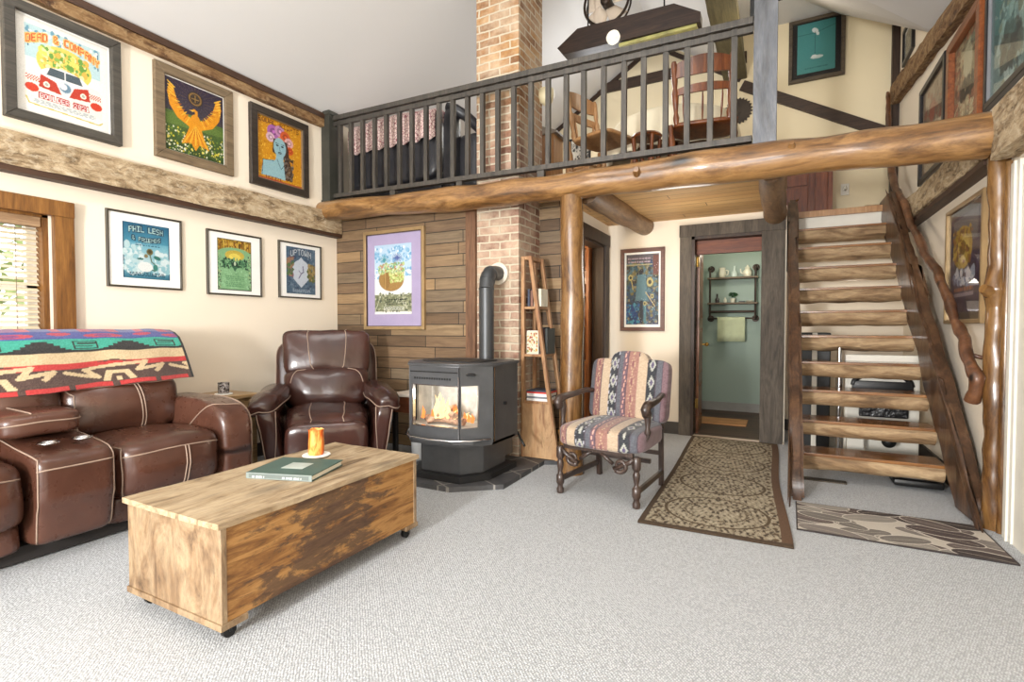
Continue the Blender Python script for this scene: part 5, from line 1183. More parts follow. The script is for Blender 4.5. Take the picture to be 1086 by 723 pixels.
def book(x0, x1, z0, h, y0, dep, col, label, group='books on the slanted bookshelf'):
    t = thing('book', label, 'book', ((x0 + x1) / 2, y0 + dep / 2, z0), 0, group); w = x1 - x0
    b = B().b2((-w / 2, -dep / 2, 0), (-w / 2 + .002, dep / 2, h)).b2((w / 2 - .002, -dep / 2, 0), (w / 2, dep / 2, h)).b2((-w / 2, -dep / 2, 0), (w / 2, -dep / 2 + .002, h)); obj('cover', b, mat('cover_' + label[:5].strip(), col, .6, var=.1), t)
    b = B().b2((-w / 2 + .002, -dep / 2 + .002, .003), (w / 2 - .002, dep / 2 - .004, h - .004)); obj('pages', b, mat('leaves', (226, 218, 200), .8, var=.03), t); return t
x = -1.93
for w, h, c_, l in ((.022, .15, (60, 66, 84), 'thin slate-blue book standing first on the upper shelf'), (.028, .14, (120, 84, 70), 'rust brown book standing beside the slate-blue one on the upper shelf'), (.04, .155, (190, 180, 160), 'thick beige book in the middle of the upper shelf'), (.03, .15, (214, 206, 186), 'cream book near the right end of the upper shelf')):
    book(x, x + w, 1.328, h, 3.98, .13, c_, l); x += w + .004
x = -1.82
for w, h, c_, l in ((.02, .23, (40, 44, 56), 'tall black-blue book behind the floral one on the middle shelf'), (.018, .21, (70, 44, 40), 'thin dark red book on the middle shelf'), (.024, .22, (56, 60, 58), 'charcoal book on the middle shelf next to the slanted upright'),):
    book(x, x + w, .922, h, 4.0, .16, c_, l); x += w + .004
pb = thing('book', 'pale book with a floral cover facing out on the middle shelf', 'book', (-1.875, 3.975, .922), 0, 'books on the slanted bookshelf')
b = B().b2((-.055, -.010, 0), (.055, .010, .20)); o_ = obj('cover', b, WHITEM, pb)
cvf = Cv(40, 70, (232, 222, 200)); cvf.speck(.05, .05, .95, .95, [(200, 150, 60), (120, 130, 60), (170, 90, 60), (226, 200, 140)], 60, .06, 3); picture_plane('cover_print', cvf, .108, .196, PRINT, o_, y=-.0112, zc=.1)
z = .52
for hgt, c_, l in ((.022, (226, 224, 220), 'white magazine at the bottom of the pile on the low shelf'), (.016, (120, 124, 130), 'grey magazine in the pile on the low shelf'), (.026, (232, 230, 226), 'thick white book in the pile on the low shelf'), (.014, (196, 60, 50), 'thin red-edged magazine near the top of the pile'), (.012, (60, 66, 80), 'dark magazine topmost on the pile')):
    b = B().b2((-1.93, 3.965, z), (-1.735 + .01 * math.sin(z * 90), 4.16, z + hgt - .001), .001); solo('magazine', b, mat('mag', c_, .5, var=.05), l, 'magazine', 'magazine pile on the low shelf'); z += hgt

# ================================================================== PATTERNED ARMCHAIR
WAL = wood('dark_turned_wood', [(50, 36, 32), (78, 58, 50), (96, 74, 64)], 'z', 1.2, .35, coat=.2)
cf_ = Cv(360, 220, (200, 170, 140))
xs_ = 0
cols = [(.00, .05, (84, 84, 90)), (.05, .15, (142, 100, 94)), (.15, .26, (188, 167, 142)), (.26, .38, (50, 52, 58)), (.38, .44, (94, 96, 104)), (.44, .50, (112, 86, 96)), (.50, .64, (156, 114, 104)), (.64, .76, (190, 168, 143)), (.76, .88, (50, 52, 58)), (.88, .95, (94, 96, 104)), (.95, 1.0, (124, 98, 104))]
for a, b_, c_ in cols: cf_.rect(a, 0, b_, 1, c_)
for k in range(5):
    y = .1 + .2 * k
    for xc in (.32, .82): cf_.poly([(xc, y - .085), (xc + .044, y), (xc, y + .085), (xc - .044, y)], (176, 176, 166)); cf_.poly([(xc, y - .045), (xc + .022, y), (xc, y + .045), (xc - .022, y)], (90, 80, 110))
    for xc in (.57, .10): cf_.line([(xc, y - .09), (xc + .03, y), (xc, y + .09), (xc - .03, y), (xc, y - .09)], .003, (190, 164, 132)); cf_.line([(xc, y - .03), (xc, y + .03)], .006, (120, 70, 80))
    cf_.line([(.46, y - .1), (.485, y), (.46, y + .1)], .004, (220, 170, 150)); cf_.line([(.265, y - .1), (.28, y), (.265, y + .1)], .003, (180, 180, 190)); cf_.line([(.375, y - .1), (.36, y), (.375, y + .1)], .003, (180, 180, 190))
for xc in (.052, .148, .38, .44, .50, .64, .76, .88, .948): cf_.line([(xc, 0), (xc, 1)], .004, (80, 66, 76))
cf_.nse(22, 2.0, 5); cf_.a *= .92
FAB = painted('woven_stripe_fabric', .9, bmp=.3, bscale=350, sheen=.2)
ac = thing('armchair', 'carved wooden armchair with striped southwestern upholstery beside the long runner rug', 'armchair', (-1.03, 3.55, 0), math.radians(-7))
def sdef(v, q):
    if q.z > 0: v.z += .02 * (1 - q.x * q.x) * (1 - q.y * q.y)
    v.x *= 1 - .06 * q.y
    return v
b = B(); RB((0, -.03, .405), (.60, .60, .155), 5.5, sdef, n=84).build(b); so_ = obj('seat', b, FAB, ac, smooth=True)
paint(so_, lambda co: cf_.sample(np.clip((co[:, 0] / .62 + .5), 0, .999), np.clip(((co[:, 1] - co[:, 2]) * 1.6) % 1.0, 0, .999)))
TB = Matrix.Translation((0, .27, .68)) @ Matrix.Rotation(math.radians(-11), 4, 'X')
def bdef(v, q):
    if q.z > 0: v.z += (.06 * max(0, 1 - (abs(v.x) / .14) ** 4) ** .6) * q.z
    if q.y < 0: v.y -= .02 * (1 - q.x ** 2) * (1 - q.z ** 2)
    return v
b = B(); RB((0, 0, 0), (.60, .12, .46), 9, bdef, TB, n=84).build(b); bo_ = obj('backrest', b, FAB, ac, smooth=True)
paint(bo_, lambda co: cf_.sample(np.clip((co[:, 0] / .58 + .5), 0, .999), np.clip((co[:, 2] * 1.6 + .3) % 1.0, 0, .999)))
TURN = [(.016, 0), (.024, .005), (.026, .03), (.018, .05), (.022, .065), (.028, .075), (.028, .125), (.020, .135), (.014, .15), (.022, .19), (.024, .215), (.016, .235), (.026, .25), (.028, .26), (.028, .315), (.020, .33)]
for s_ in (-1, 1):
    b = B().lathe(TURN, 16, (s_ * .275, -.30, 0)); obj('leg', b, WAL, ac, smooth=False, ang=40)
    b = B().beam((s_ * .245, .275, 0), (s_ * .25, .245, .42), .035, .035, .004).beam((s_ * .25, .25, .42), (s_ * .26, .34, .86), .035, .03, .004); obj('leg', b, WAL, ac)
    b = B().beam((s_ * .275, -.29, .10), (s_ * .25, .26, .10), .022, .035, .003); obj('stretcher', b, WAL, ac)
    # scrolled armrest on a turned support
    ap = [(s_ * .262, .26, .66), (s_ * .29, .12, .675), (s_ * .315, -.04, .66), (s_ * .32, -.17, .655), (s_ * .318, -.235, .65), (s_ * .316, -.265, .625), (s_ * .315, -.25, .595), (s_ * .315, -.225, .600), (s_ * .315, -.222, .622)]
    b = B().tube(ap, [.018, .020, .022, .026, .030, .030, .026, .022, .016], 12); obj('armrest', b, WAL, ac, smooth=True)
    b = B().lathe([(.016, 0), (.022, .02), (.014, .05), (.022, .11), (.026, .14), (.016, .17), (.018, .19)], 14, (s_ * .31, -.20, .45)).beam((s_ * .285, -.20, .40), (s_ * .31, -.20, .46), .03, .03); obj('arm_support', b, WAL, ac, ang=40)
    sc = []
    for k in range(30):
        t = k / 29; a = t * 4.6 * PI * .62; r = .055 * (1 - t * .8); sc.append((s_ * (.17 - r * math.cos(a) * 1.0), -.315, .262 - r * math.sin(a) * .9))
    b = B().tube([(s_ * .262, -.31, .315)] + [(s_ * .235, -.312, .29)] + sc[2:], [.016] * 2 + [.016 * (1 - .5 * k / 28) for k in range(28)], 8); b.tube([(s_ * .12, -.31, .262), (s_ * .07, -.312, .30), (s_ * .03, -.31, .322)], [.012, .014, .006], 8); obj('scroll_bracket', b, WAL, ac, smooth=True)
b = B().beam((-.26, .0, .235), (.26, .0, .235), .022, .03).beam((-.25, .25, .24), (.25, .25, .24), .02, .03); obj('stretcher', b, WAL, ac)
for yy in (-.29, .24): b = B().beam((-.25, yy, .335), (.25, yy, .335), .03, .03); obj('seat_rail', b, WAL, ac)

# ================================================================== STAIRCASE
sc_ = thing('staircase', 'open rustic staircase of log treads between two slab stringers', 'staircase', (.57, 5.1, 0))
RISE = .2165
def tread(k):
    z = RISE * k; yf = 4.40 + .19 * (k - 1); xl = .17 - .011 * (k - 1); xr = 1.005 - .010 * (k - 1); rg = random.Random(k * 7)
    n = 22; rows = []
    for i in range(n + 1):
        x = xl + (xr - xl) * i / n; u = noise.noise(Vector((x * 3, k * 5, 0))); w = noise.noise(Vector((x * 7, k * 5, 4)))
        t = z - .022
        rows.append([(x, yf + .004, t), (x, yf - .006 + .010 * w, t - .035), (x, yf + .004 + .014 * u, t - .075 - .016 * w), (x, yf + .04, t - .105 - .018 * u), (x, yf + .13, t - .115 - .012 * w), (x, yf + .22, t - .08), (x, yf + .255, t)])
    b = B(); b.grid(rows, close_u=True, cap=True); o = obj('tread', b, TREADF, sc_, world=True, ang=50)
    b = B().b2((xl, yf - .018, z - .022), (xr, yf + .26, z), .004); obj('tread_board', b, TREADT, o, world=True)
for k in range(1, 11): tread(k)
b = B().b2((.02, 6.29, 2.315), (.95, 6.34, 2.378), .003); obj('landing_nosing', b, HONEY, sc_, world=True)
def stringer(x0, x1, shift):
    poly = []
    fr = [(3.87, 0), (3.86, .12)]; N = 26
    for i in range(N + 1):
        t = i / N; y = 3.90 + (6.10 - 3.90) * t; z = .17 + (2.46 - .17) * t; nn = noise.noise(Vector((t * 9, x0 * 5, 0))) * .03; fr.append((y + nn, z - nn))
    bk_ = [(4.15, 0)]
    for i in range(N + 1):
        t = i / N; y = 4.17 + (6.46 - 4.17) * t; z = .04 + (2.36 - .04) * t; nn = noise.noise(Vector((t * 9, x0 * 5, 7))) * .03; bk_.append((y - nn, z + nn))
    bk_.append((6.46, 2.44))
    A = fr + list(reversed(bk_))
    b = B(); b.prism(A, 'x', x0, x1, fn=lambda v: (v[0] + shift * (v[1] - 3.9) + .012 * noise.noise(Vector((v[1] * 3, v[2] * 3, 1))), v[1], v[2]))
    bmesh.ops.triangulate(b.bm, faces=[f for f in b.bm.faces if len(f.verts) > 4]); return b
b = stringer(.068, .155, -.004); bmesh.ops.bevel(b.bm, geom=[e for e in b.bm.edges if e.calc_face_angle(0) > 1.2 and abs(e.verts[0].co.x - e.verts[1].co.x) < .06], offset=.018, segments=2, affect='EDGES')
obj('stringer', b, STRING, sc_, world=True, ang=50)
b = stringer(1.005, 1.085, -.045); bmesh.ops.bevel(b.bm, geom=[e for e in b.bm.edges if e.calc_face_angle(0) > 1.2 and abs(e.verts[0].co.x - e.verts[1].co.x) < .06], offset=.018, segments=2, affect='EDGES')
obj('stringer', b, STRING, sc_, world=True, ang=50)
# branch handrail
hr = thing('branch_handrail', 'crooked natural branch serving as the stair handrail on the right', 'handrail', (1.0, 5.0, .7))
pts = [(1.0, 7.103 - .25, 3.789 - .10), (1.0, 6.80, 3.60), (.995, 6.74, 3.45), (.99, 6.72, 3.254), (1.0, 6.60, 2.95), (1.0, 6.50, 2.72), (.985, 6.20, 2.50), (1.0, 5.85, 2.28), (.985, 5.5, 2.02), (.99, 5.2, 1.86), (.98, 4.951, 1.704), (1.0, 4.70, 1.56), (.99, 4.549, 1.458), (1.0, 4.36, 1.30), (.985, 4.208, 1.192), (1.0, 4.04, 1.08), (.985, 3.919, .967), (1.0, 3.82, .86), (1.0, 3.84, .78), (.995, 3.88, .725)]
rad = [.02, .024, .03, .034, .034, .044, .036, .036, .034, .038, .032, .040, .033, .040, .034, .044, .038, .042, .040, .046]
b = B(); P = []; R = []
for i in range(len(pts) - 1):
    for k in range(5): t = k / 5; P.append(Vector(pts[i]).lerp(Vector(pts[i + 1]), t)); R.append(rad[i] * (1 - t) + rad[i + 1] * t)
P.append(Vector(pts[-1])); R.append(rad[-1]); b.tube(P, [r * .82 for r in R], 12, wob=.4, wf=12); obj('branch', b, BRANCH, hr, world=True, ang=60)
for (y, z) in ((3.95, .99),):
    b = B().tube([(1.0, y, z), (1.06, y, z - .02), (1.12, y, z - .03)], .012, 8); obj('wall_bracket', b, BRANCH, hr, world=True, smooth=True)

# ================================================================== RUGS
def rug_mesh(name, corners, cv, m, label, cat, th=.010, wav=.0):
    NU, NV = cv.w, cv.h; me = bpy.data.meshes.new(name); c = [Vector(p) for p in corners]  # tl,tr,br,bl
    o0 = sum(c, Vector((0, 0))) / 4
    V = []
    for j in range(NV):
        v = j / (NV - 1)
        for i in range(NU):
            u = i / (NU - 1); p = (c[0] * (1 - u) + c[1] * u) * (1 - v) + (c[3] * (1 - u) + c[2] * u) * v
            p = p + Vector((wav * math.sin(v * 7 + 1) * (u - .3), 0)); V.append((p.x - o0.x, p.y - o0.y, th + (.003 * noise.noise(Vector((p.x * 5, p.y * 5, 0))))))
    top = len(V)
    F = [(j * NU + i, (j + 1) * NU + i, (j + 1) * NU + i + 1, j * NU + i + 1) for j in range(NV - 1) for i in range(NU - 1)]
    rim = [i for i in range(NU)] + [j * NU + NU - 1 for j in range(1, NV)] + [(NV - 1) * NU + i for i in range(NU - 2, -1, -1)] + [j * NU for j in range(NV - 2, 0, -1)]
    lo = {}
    for r in rim: lo[r] = len(V); V.append((V[r][0], V[r][1], 0.0))
    for a, b_ in zip(rim, rim[1:] + rim[:1]): F.append((a, b_, lo[b_], lo[a]))
    me.from_pydata(V, [], F); me.materials.append(m); o = bpy.data.objects.new(name, me); COL.objects.link(o); o.location = (o0.x, o0.y, .001)
    at = me.color_attributes.new('Col', 'FLOAT_COLOR', 'POINT'); a = np.ones((len(V), 4), 'f'); tc = tolin(cv.a.reshape(-1, 3)); a[:top, :3] = tc
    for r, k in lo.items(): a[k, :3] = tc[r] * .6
    at.data.foreach_set('color', a.ravel()); return tag(o, label, cat)
cr = Cv(230, 640, (172, 160, 136)); rgx = np.random.RandomState(3)
U = cr.X / cr.w; V_ = cr.Y / cr.h
def mir(f):  # symmetric ornament field
    return f
uu = np.abs(U - .5) * 2
pat = np.sin(uu * 30 + 3 * np.sin(V_ * 54)) * np.cos(V_ * 150 + 2.4 * np.sin(uu * 17)) + .9 * np.sin(uu * 57 + V_ * 33) * np.sin(V_ * 101 - uu * 20) + .5 * np.cos(uu * 91) * np.cos(V_ * 251)
rgn = rgx.rand(420, 90); yi = (V_ * 419).astype(int); xi = (uu * 89).astype(int)
pat = pat + (rgn[yi, xi] - .5) * 1.5
cr.m(pat > .78, (70, 56, 42)); cr.m((pat > .50) & (pat <= .78), (124, 106, 82)); cr.m(pat < -.95, (194, 182, 158)); cr.m((pat < -.5) & (pat > -.66), (138, 118, 88))
for k in range(4):
    y = .14 + .24 * k; q = ((uu / .75) ** 2 + ((V_ - y) / .10) ** 2); cr.m((q > .9) & (q < 1.02), (90, 72, 48)); cr.m((q > .32) & (q < .40) & (rgn[yi, xi] > .35), (84, 66, 44))
for s_ in (.10, .90):
    for k in range(30): cr.ell(s_, .02 + k * .033, .018, .006, (96, 76, 52))
cr.m((uu > .93) , (82, 62, 42)); cr.rect(.93, 0, 1, 1, (104, 76, 54)); cr.rect(0, 0, .045, 1, (78, 60, 42)); cr.rect(0, 0, 1, .012, (96, 78, 52)); cr.rect(0, .985, 1, 1, (78, 60, 42)); cr.nse(20, 1, 4); cr.a *= .88
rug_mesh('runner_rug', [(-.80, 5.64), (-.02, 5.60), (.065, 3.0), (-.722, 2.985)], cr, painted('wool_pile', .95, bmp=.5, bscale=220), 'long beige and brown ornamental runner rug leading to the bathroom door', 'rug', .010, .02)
cm = Cv(320, 200, (188, 180, 168)); rgm = random.Random(23)
LC = [(74, 62, 60), (112, 106, 100), (142, 136, 128), (96, 84, 80), (60, 50, 48), (124, 116, 110)]
for k in range(40):
    x, y = rgm.uniform(-.02, 1.02), rgm.uniform(0, 1); r = rgm.uniform(.12, .19); a = rgm.choice([.15, .3, .5, -.35, 2.8, .2]); c_ = LC[k % 6]
    cm.ell(x, y, r, r * .80, (196, 188, 176), a); cm.ell(x, y, r - .007, r * .80 - .016, c_, a); cm.line([(x - r * .8 * math.cos(a), y - r * .8 * math.sin(a) * 1.6), (x + r * .8 * math.cos(a), y + r * .8 * math.sin(a) * 1.6)], .0016, (186, 176, 160))
cm.rect(0, 0, .008, 1, (56, 48, 46)); cm.rect(.992, 0, 1, 1, (56, 48, 46)); cm.rect(0, 0, 1, .012, (56, 48, 46)); cm.rect(0, .985, 1, 1, (56, 48, 46)); cm.nse(12, 1, 6)
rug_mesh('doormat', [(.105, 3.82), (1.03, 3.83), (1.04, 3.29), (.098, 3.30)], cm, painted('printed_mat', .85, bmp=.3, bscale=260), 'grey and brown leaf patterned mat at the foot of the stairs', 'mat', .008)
v = B().b2((.17, 4.42, 0), (.45, 4.50, .008))
vt = solo('floor_vent', v, mat('bronze_vent', (84, 76, 66), .5, metal=.4, var=.1), 'brown metal floor vent in the carpet under the lowest stair tread', 'vent')
s = B()
for k in range(18): s.b2((-.13 + k * .0148, -.03, .008), (-.124 + k * .0148, .03, .0095))
obj('vent_slots', s, BLK, vt)
# ================================================================== UNDER THE STAIRS
ex = thing('exercise_machine', 'folded white and black exercise machine stored under the stairs', 'exercise machine', (.78, 5.15, 0))
b = B(); b.b2((.50, 5.22, .06), (1.02, 5.27, .92), .02); obj('back_panel', b, WHITEP, ex, world=True)
b = B(); b.tube([(.56 + .20 - .20 * math.cos(PI * k / 12), 5.20, .66 + .12 * math.sin(PI * k / 12)) for k in range(13)], .022, 8); b.b2((.55, 5.18, .60), (.97, 5.215, .70), .01); obj('console_hoop', b, BLK, ex, world=True, smooth=False, ang=40)
b = B(); b.b2((.60, 5.17, .40), (.94, 5.21, .62), .015); obj('belt', b, mat('black_vinyl', (30, 30, 32), .25, bmp=.6, bscale=18, bdist=.02), ex, world=True)
for x in (.55, .97):
    b = B(); b.b2((x - .028, 5.13, .47), (x + .028, 5.17, .60), .006); br_ = obj('bracket', b, WHITEP, ex, world=True)
b = B(); b.cyl((.45, 5.12, .1), (.45, 5.12, .98), .018, 12); b.cyl((.45, 5.12, .62), (.45, 5.12, .76), .026, 12); obj('upright_tube', b, CHROME, ex, world=True, ang=40)
b = B(); b.tube([(.60, 5.12, .18), (.62, 5.05, .30), (.78, 5.0, .33), (.95, 5.05, .30)], .022, 8); b.ball((.78, 4.98, .24), (.05, .03, .05)); obj('handle_bar', b, BLK, ex, world=True, smooth=True)
b = B(); b.b2((.50, 5.0, .14), (.62, 5.08, .24), .01); obj('foot_bracket', b, WHITEP, ex, world=True)
b = B(); b.beam((.63, 5.08, .10), (.58, 5.1, .40), .03, .03); obj('brace', b, WHITEP, ex, world=True)
b = B(); b.box((.88, 4.73, .045), (.29, .50, .05), None, .022); tr_ = obj('step_tray', b, BLK, ex, world=True, ang=40)
b = B(); b.box((.88, 4.73, .0715), (.21, .38, .004), None, .0); obj('tray_mat', b, mat('grey_tray_mat', (110, 112, 116), .5, var=.05), tr_, world=True)
b = B().b2((.16, 5.55, 0), (.42, 5.95, 1.10), .01); bx_ = solo('dark_opening_block', b, BLK, 'dark narrow block filling in for the dark opening behind the lower stair treads', 'cabinet')  # dark block added in place of the dark gap under the stairs
b = B().b2((.27, 5.50, 0), (.31, 5.55, 1.1), .004); solo('white_edge_strip', b, WHITEP, 'thin white upright strip for the wall edge at the dark opening under the stairs', 'post')  # white strip added as the wall edge at that dark gap

# ================================================================== BATHROOM
PIPEM = mat('black_iron_pipe', (58, 46, 38), .45, metal=.6, var=.1)
ps = thing('pipe_shelf', 'iron pipe wall shelf with two wooden boards in the bathroom', 'shelf', (-.57, 7.5, 1.25))
for x in (-.85, -.29):
    b = B(); b.cyl((x, 7.45, 1.27), (x, 7.45, 1.95), .014, 10)
    for z in (1.27, 1.95): b.cyl((x, 7.45, z), (x, 7.6, z), .014, 10); b.cyl((x, 7.575, z), (x, 7.598, z), .045, 16); b.ball((x, 7.45, z), .024)
    obj('pipe_upright', b, PIPEM, ps, world=True, ang=40)
b = B(); b.cyl((-.85, 7.43, 1.27), (-.29, 7.43, 1.27), .011, 10); b.cyl((-.85, 7.45, 1.36), (-.29, 7.45, 1.36), .016, 10); obj('towel_bar', b, PIPEM, ps, world=True, ang=40)
for z in (1.80, 1.46):
    b = B().b2((-.88, 7.40, z), (-.26, 7.595, z + .022), .003); obj('shelf_board', b, wood('shelf_board_wood', [(120, 96, 70), (150, 124, 92)], 'x', 1, .6), ps, world=True)
rows = []
b = B(); b.grid([[(-.75 + .34 * i / 24, 7.43 + (.016 * math.cos(a) if a is not None else 0) - (0 if a is not None else .014 * s_ + .004 * math.sin(i * 1.1) * (1.27 - z) * 3 * s_), z) for i in range(25)]
     for (a, s_, z) in [(None, 1, .96), (None, 1, 1.05), (None, 1, 1.15), (None, 1, 1.24), (PI, 1, 1.275), (PI / 2, 1, 1.288), (0, 1, 1.275), (None, -1, 1.22), (None, -1, 1.12), (None, -1, 1.0)]])
tw = solo('hand_towel', b, mat('sage_towel', (192, 196, 160), .95, var=.05, bmp=.5, bscale=260), 'pale green hand towel hanging from the iron pipe bar', 'towel', smooth=True)
so = tw.modifiers.new('t', 'SOLIDIFY'); so.thickness = .006
CER = mat('cream_ceramic', (218, 212, 190), .3, var=.06)
b = B().lathe([(.03, 0), (.045, .03), (.05, .06), (.035, .10), (.04, .13), (.034, .13), (.03, .10)], 18, (-.70, 7.48, 1.823)); b.tube([(-.66, 7.48, 1.92), (-.625, 7.48, 1.91), (-.63, 7.48, 1.86), (-.655, 7.48, 1.85)], .008, 6); solo('pitcher', b, CER, 'cream pitcher at the left of the upper bathroom shelf', 'pitcher', ang=50)
b = B().lathe([(.03, 0), (.04, .02), (.036, .06), (.012, .09), (.012, .14), (.018, .15), (.008, .15)], 18, (-.55, 7.48, 1.823)); solo('vase', b, mat('pale_glass_vase', (196, 206, 196), .2, var=.04), 'pale long-necked vase in the middle of the upper bathroom shelf', 'vase', ang=50)
b = B().lathe([(.035, 0), (.055, .03), (.055, .07), (.03, .10), (.034, .12), (.012, .135), (.010, .15), (.001, .155)], 18, (-.39, 7.48, 1.823)); b.tube([(-.435, 7.48, 1.86), (-.47, 7.48, 1.88), (-.475, 7.48, 1.93)], [.012, .009, .007], 6); solo('teapot', b, CER, 'cream teapot at the right of the upper bathroom shelf', 'teapot', ang=50)
b = B().lathe([(.025, 0), (.028, .05), (.012, .075), (.011, .11), (.014, .12)], 14, (-.76, 7.48, 1.483)); solo('bottle', b, mat('dark_bottle', (46, 32, 30), .25, var=.1), 'small dark bottle at the left of the lower bathroom shelf', 'bottle', ang=50)
b = B().lathe([(.018, 0), (.02, .04), (.01, .055), (.01, .07)], 14, (-.66, 7.48, 1.483)); solo('bottle', b, CER, 'tiny pale bottle beside the potted plant on the lower bathroom shelf', 'bottle', ang=50)
pp_ = thing('potted_plant', 'small round-topped green plant in a pale pot on the lower bathroom shelf', 'plant', (-.565, 7.48, 1.483))
b = B().lathe([(.025, 0), (.034, .05), (.036, .055), (.028, .055), (.02, .045)], 16, (0, 0, 0)); obj('pot', b, CER, pp_, ang=50)
b = B(); leaves(b, (0, 0, .105), (.06, .05, .032), 170, .014, 9); obj('foliage', b, mat('dark_leaf', (48, 84, 48), .7, var=.3), pp_, fix=False)
b = B().lathe([(.02, 0), (.045, .012), (.05, .02), (.04, .02), (.02, .01)], 16, (-.36, 7.48, 1.483)); solo('soap_dish', b, CER, 'shallow pale soap dish at the right of the lower bathroom shelf', 'dish', ang=50)
b = B().b2((-.49, 7.45, 1.483), (-.42, 7.51, 1.50), .003); solo('small_box', b, BLK, 'flat black box beside the soap dish on the lower bathroom shelf', 'box')
b = B().box((-.63, 6.66, .012), (.60, .42, .016), None, .007); solo('bath_mat', b, mat('tan_bath_mat', (196, 144, 96), .95, var=.06, bmp=.5, bscale=200), 'tan bath mat lying on the dark bathroom floor', 'mat')
b = B().b2((-1.0, 7.58, 0), (-.05, 7.6, .12)); struct('baseboard_bathroom', b, mat('grey_base', (150, 146, 140), .6, var=.04))

# ================================================================== KITCHEN GLIMPSE
kc = thing('kitchen_cabinet', 'orange wooden open cabinet seen through the dark framed doorway', 'cabinet', (-2.25, 5.6, 0))
b = B().b2((-2.60, 5.66, 0), (-1.885, 5.70, 2.05)).b2((-2.60, 5.44, 0), (-2.57, 5.70, 2.05)).b2((-1.915, 5.44, 0), (-1.885, 5.70, 2.05)); obj('body', b, ORANGEW, kc, world=True)
for z in (.35, .75, 1.15, 1.50, 1.80, 2.03):
    b = B().b2((-2.57, 5.44, z), (-1.915, 5.66, z + .025)); obj('shelf', b, ORANGEW, kc, world=True)
b = B().b2((-2.59, 5.425, .02), (-1.90, 5.44, .74), .004); do_ = obj('cabinet_door', b, ORANGEW, kc, world=True); b = B().ball((-2.0, 5.42, .62), .014); obj('door_knob', b, BRASS, do_, world=True)
for (x, z, r, h, c_, l) in ((-2.03, 1.175, .045, .16, (216, 206, 180), 'cream jar on the middle shelf of the orange cabinet'), (-2.06, 1.525, .05, .14, (70, 54, 44), 'dark jar on the second highest shelf of the orange cabinet'), (-2.03, .775, .05, .20, (196, 186, 160), 'tall beige canister on the lower open shelf of the orange cabinet')):
    b = B().lathe([(r * .8, 0), (r, .02), (r, h * .8), (r * .6, h * .88), (r * .65, h), (0, h)], 16, (x, 5.53, z)); solo('jar', b, mat('jar_glaze', c_, .35, var=.08), l, 'jar', ang=50)

# ================================================================== LOFT FURNITURE
LZ = 2.376
BLEA = mat('black_leather', (44, 44, 48), .35, var=.12, bmp=.25, bscale=26, bdist=.01)
cs_ = thing('loveseat', 'black leather loveseat with its back to the loft railing', 'sofa', (-3.5, 4.4, LZ))
def cdef(v, q):
    n = noise.noise_vector(v * 6); v = v + Vector(n) * .008
    if q.z > 0: v.z += .035 * (1 - q.x * q.x)
    return v
part('backrest', [dict(c=(-3.47, 4.09, LZ + .50), size=(1.16, .20, .60), e=7, deform=cdef)], BLEA, cs_)
part('seat_cushion', [dict(c=(-3.47, 4.50, LZ + .36), size=(1.14, .66, .20), e=6)], BLEA, cs_)
b = B().b2((-4.03, 4.08, LZ + .02), (-2.90, 4.84, LZ + .28), .02); obj('base', b, BLEA, cs_, world=True)
part('armrest', [dict(c=(-4.02, 4.46, LZ + .36), size=(.16, .80, .56), e=4)], BLEA, cs_)
b = B(); nu, nv = 90, 26; rows = []; prf = [(3.962, 2.93), (3.958, 3.02), (3.958, 3.10), (3.965, 3.17), (4.00, 3.21), (4.09, 3.225), (4.18, 3.21), (4.215, 3.15), (4.22, 3.0)]
for j, (y, z) in enumerate(prf):
    rows.append([(-3.98 + 1.10 * i / nu, y - .01 + .008 * noise.noise(Vector((i * .2, j * .3, 0))), z + (.03 * (1 - ((i / nu - .5) * 2) ** 2) if z > 2.95 else .014 * math.sin(i * .5)) + (0.012 * noise.noise(Vector((i * .15, 0, 0))))) for i in range(nu + 1)])
b.grid(rows)
def throwm():
    m, nt, bs = new_mat('pink_squiggle_fabric'); setin(bs, rough=.95)
    n = nt.nodes.new('ShaderNodeTexVoronoi'); n.feature = 'DISTANCE_TO_EDGE'; n.inputs['Scale'].default_value = 42; nt.links.new(coords(nt, (1, 1, .8)), n.inputs['Vector'])
    f = ramp(nt, n.outputs['Distance'], [(.04, (150, 84, 96)), (.09, (232, 208, 200))]); nt.links.new(f, bs.inputs['Base Color']); return m
tb = solo('throw', b, throwm(), 'pink and white squiggle patterned throw over the back of the black loveseat', 'throw', smooth=True); so = tb.modifiers.new('t', 'SOLIDIFY'); so.thickness = .006
ra = thing('black_armchair', 'black leather armchair with a rolled arm beside the brick chimney in the loft', 'armchair', (-2.62, 4.6, LZ))
part('arm_post', [dict(c=(-2.76, 4.06, LZ + .42), size=(.13, .14, .82), e=5)], BLEA, ra)
b = B(); b.tube([(-2.80, 4.04, 3.22), (-2.72, 4.06, 3.19), (-2.64, 4.12, 3.13), (-2.56, 4.22, 3.05), (-2.50, 4.36, 2.95), (-2.47, 4.5, 2.88)], [.045, .05, .05, .05, .048, .045], 14, wob=.3, wf=18); obj('rolled_arm', b, BLEA, ra, world=True, smooth=True)
part('side', [dict(c=(-2.62, 4.34, LZ + .32), size=(.26, .50, .60), e=5)], BLEA, ra)
part('seat_cushion', [dict(c=(-2.62, 4.80, LZ + .30), size=(.50, .40, .30), e=5)], BLEA, ra)
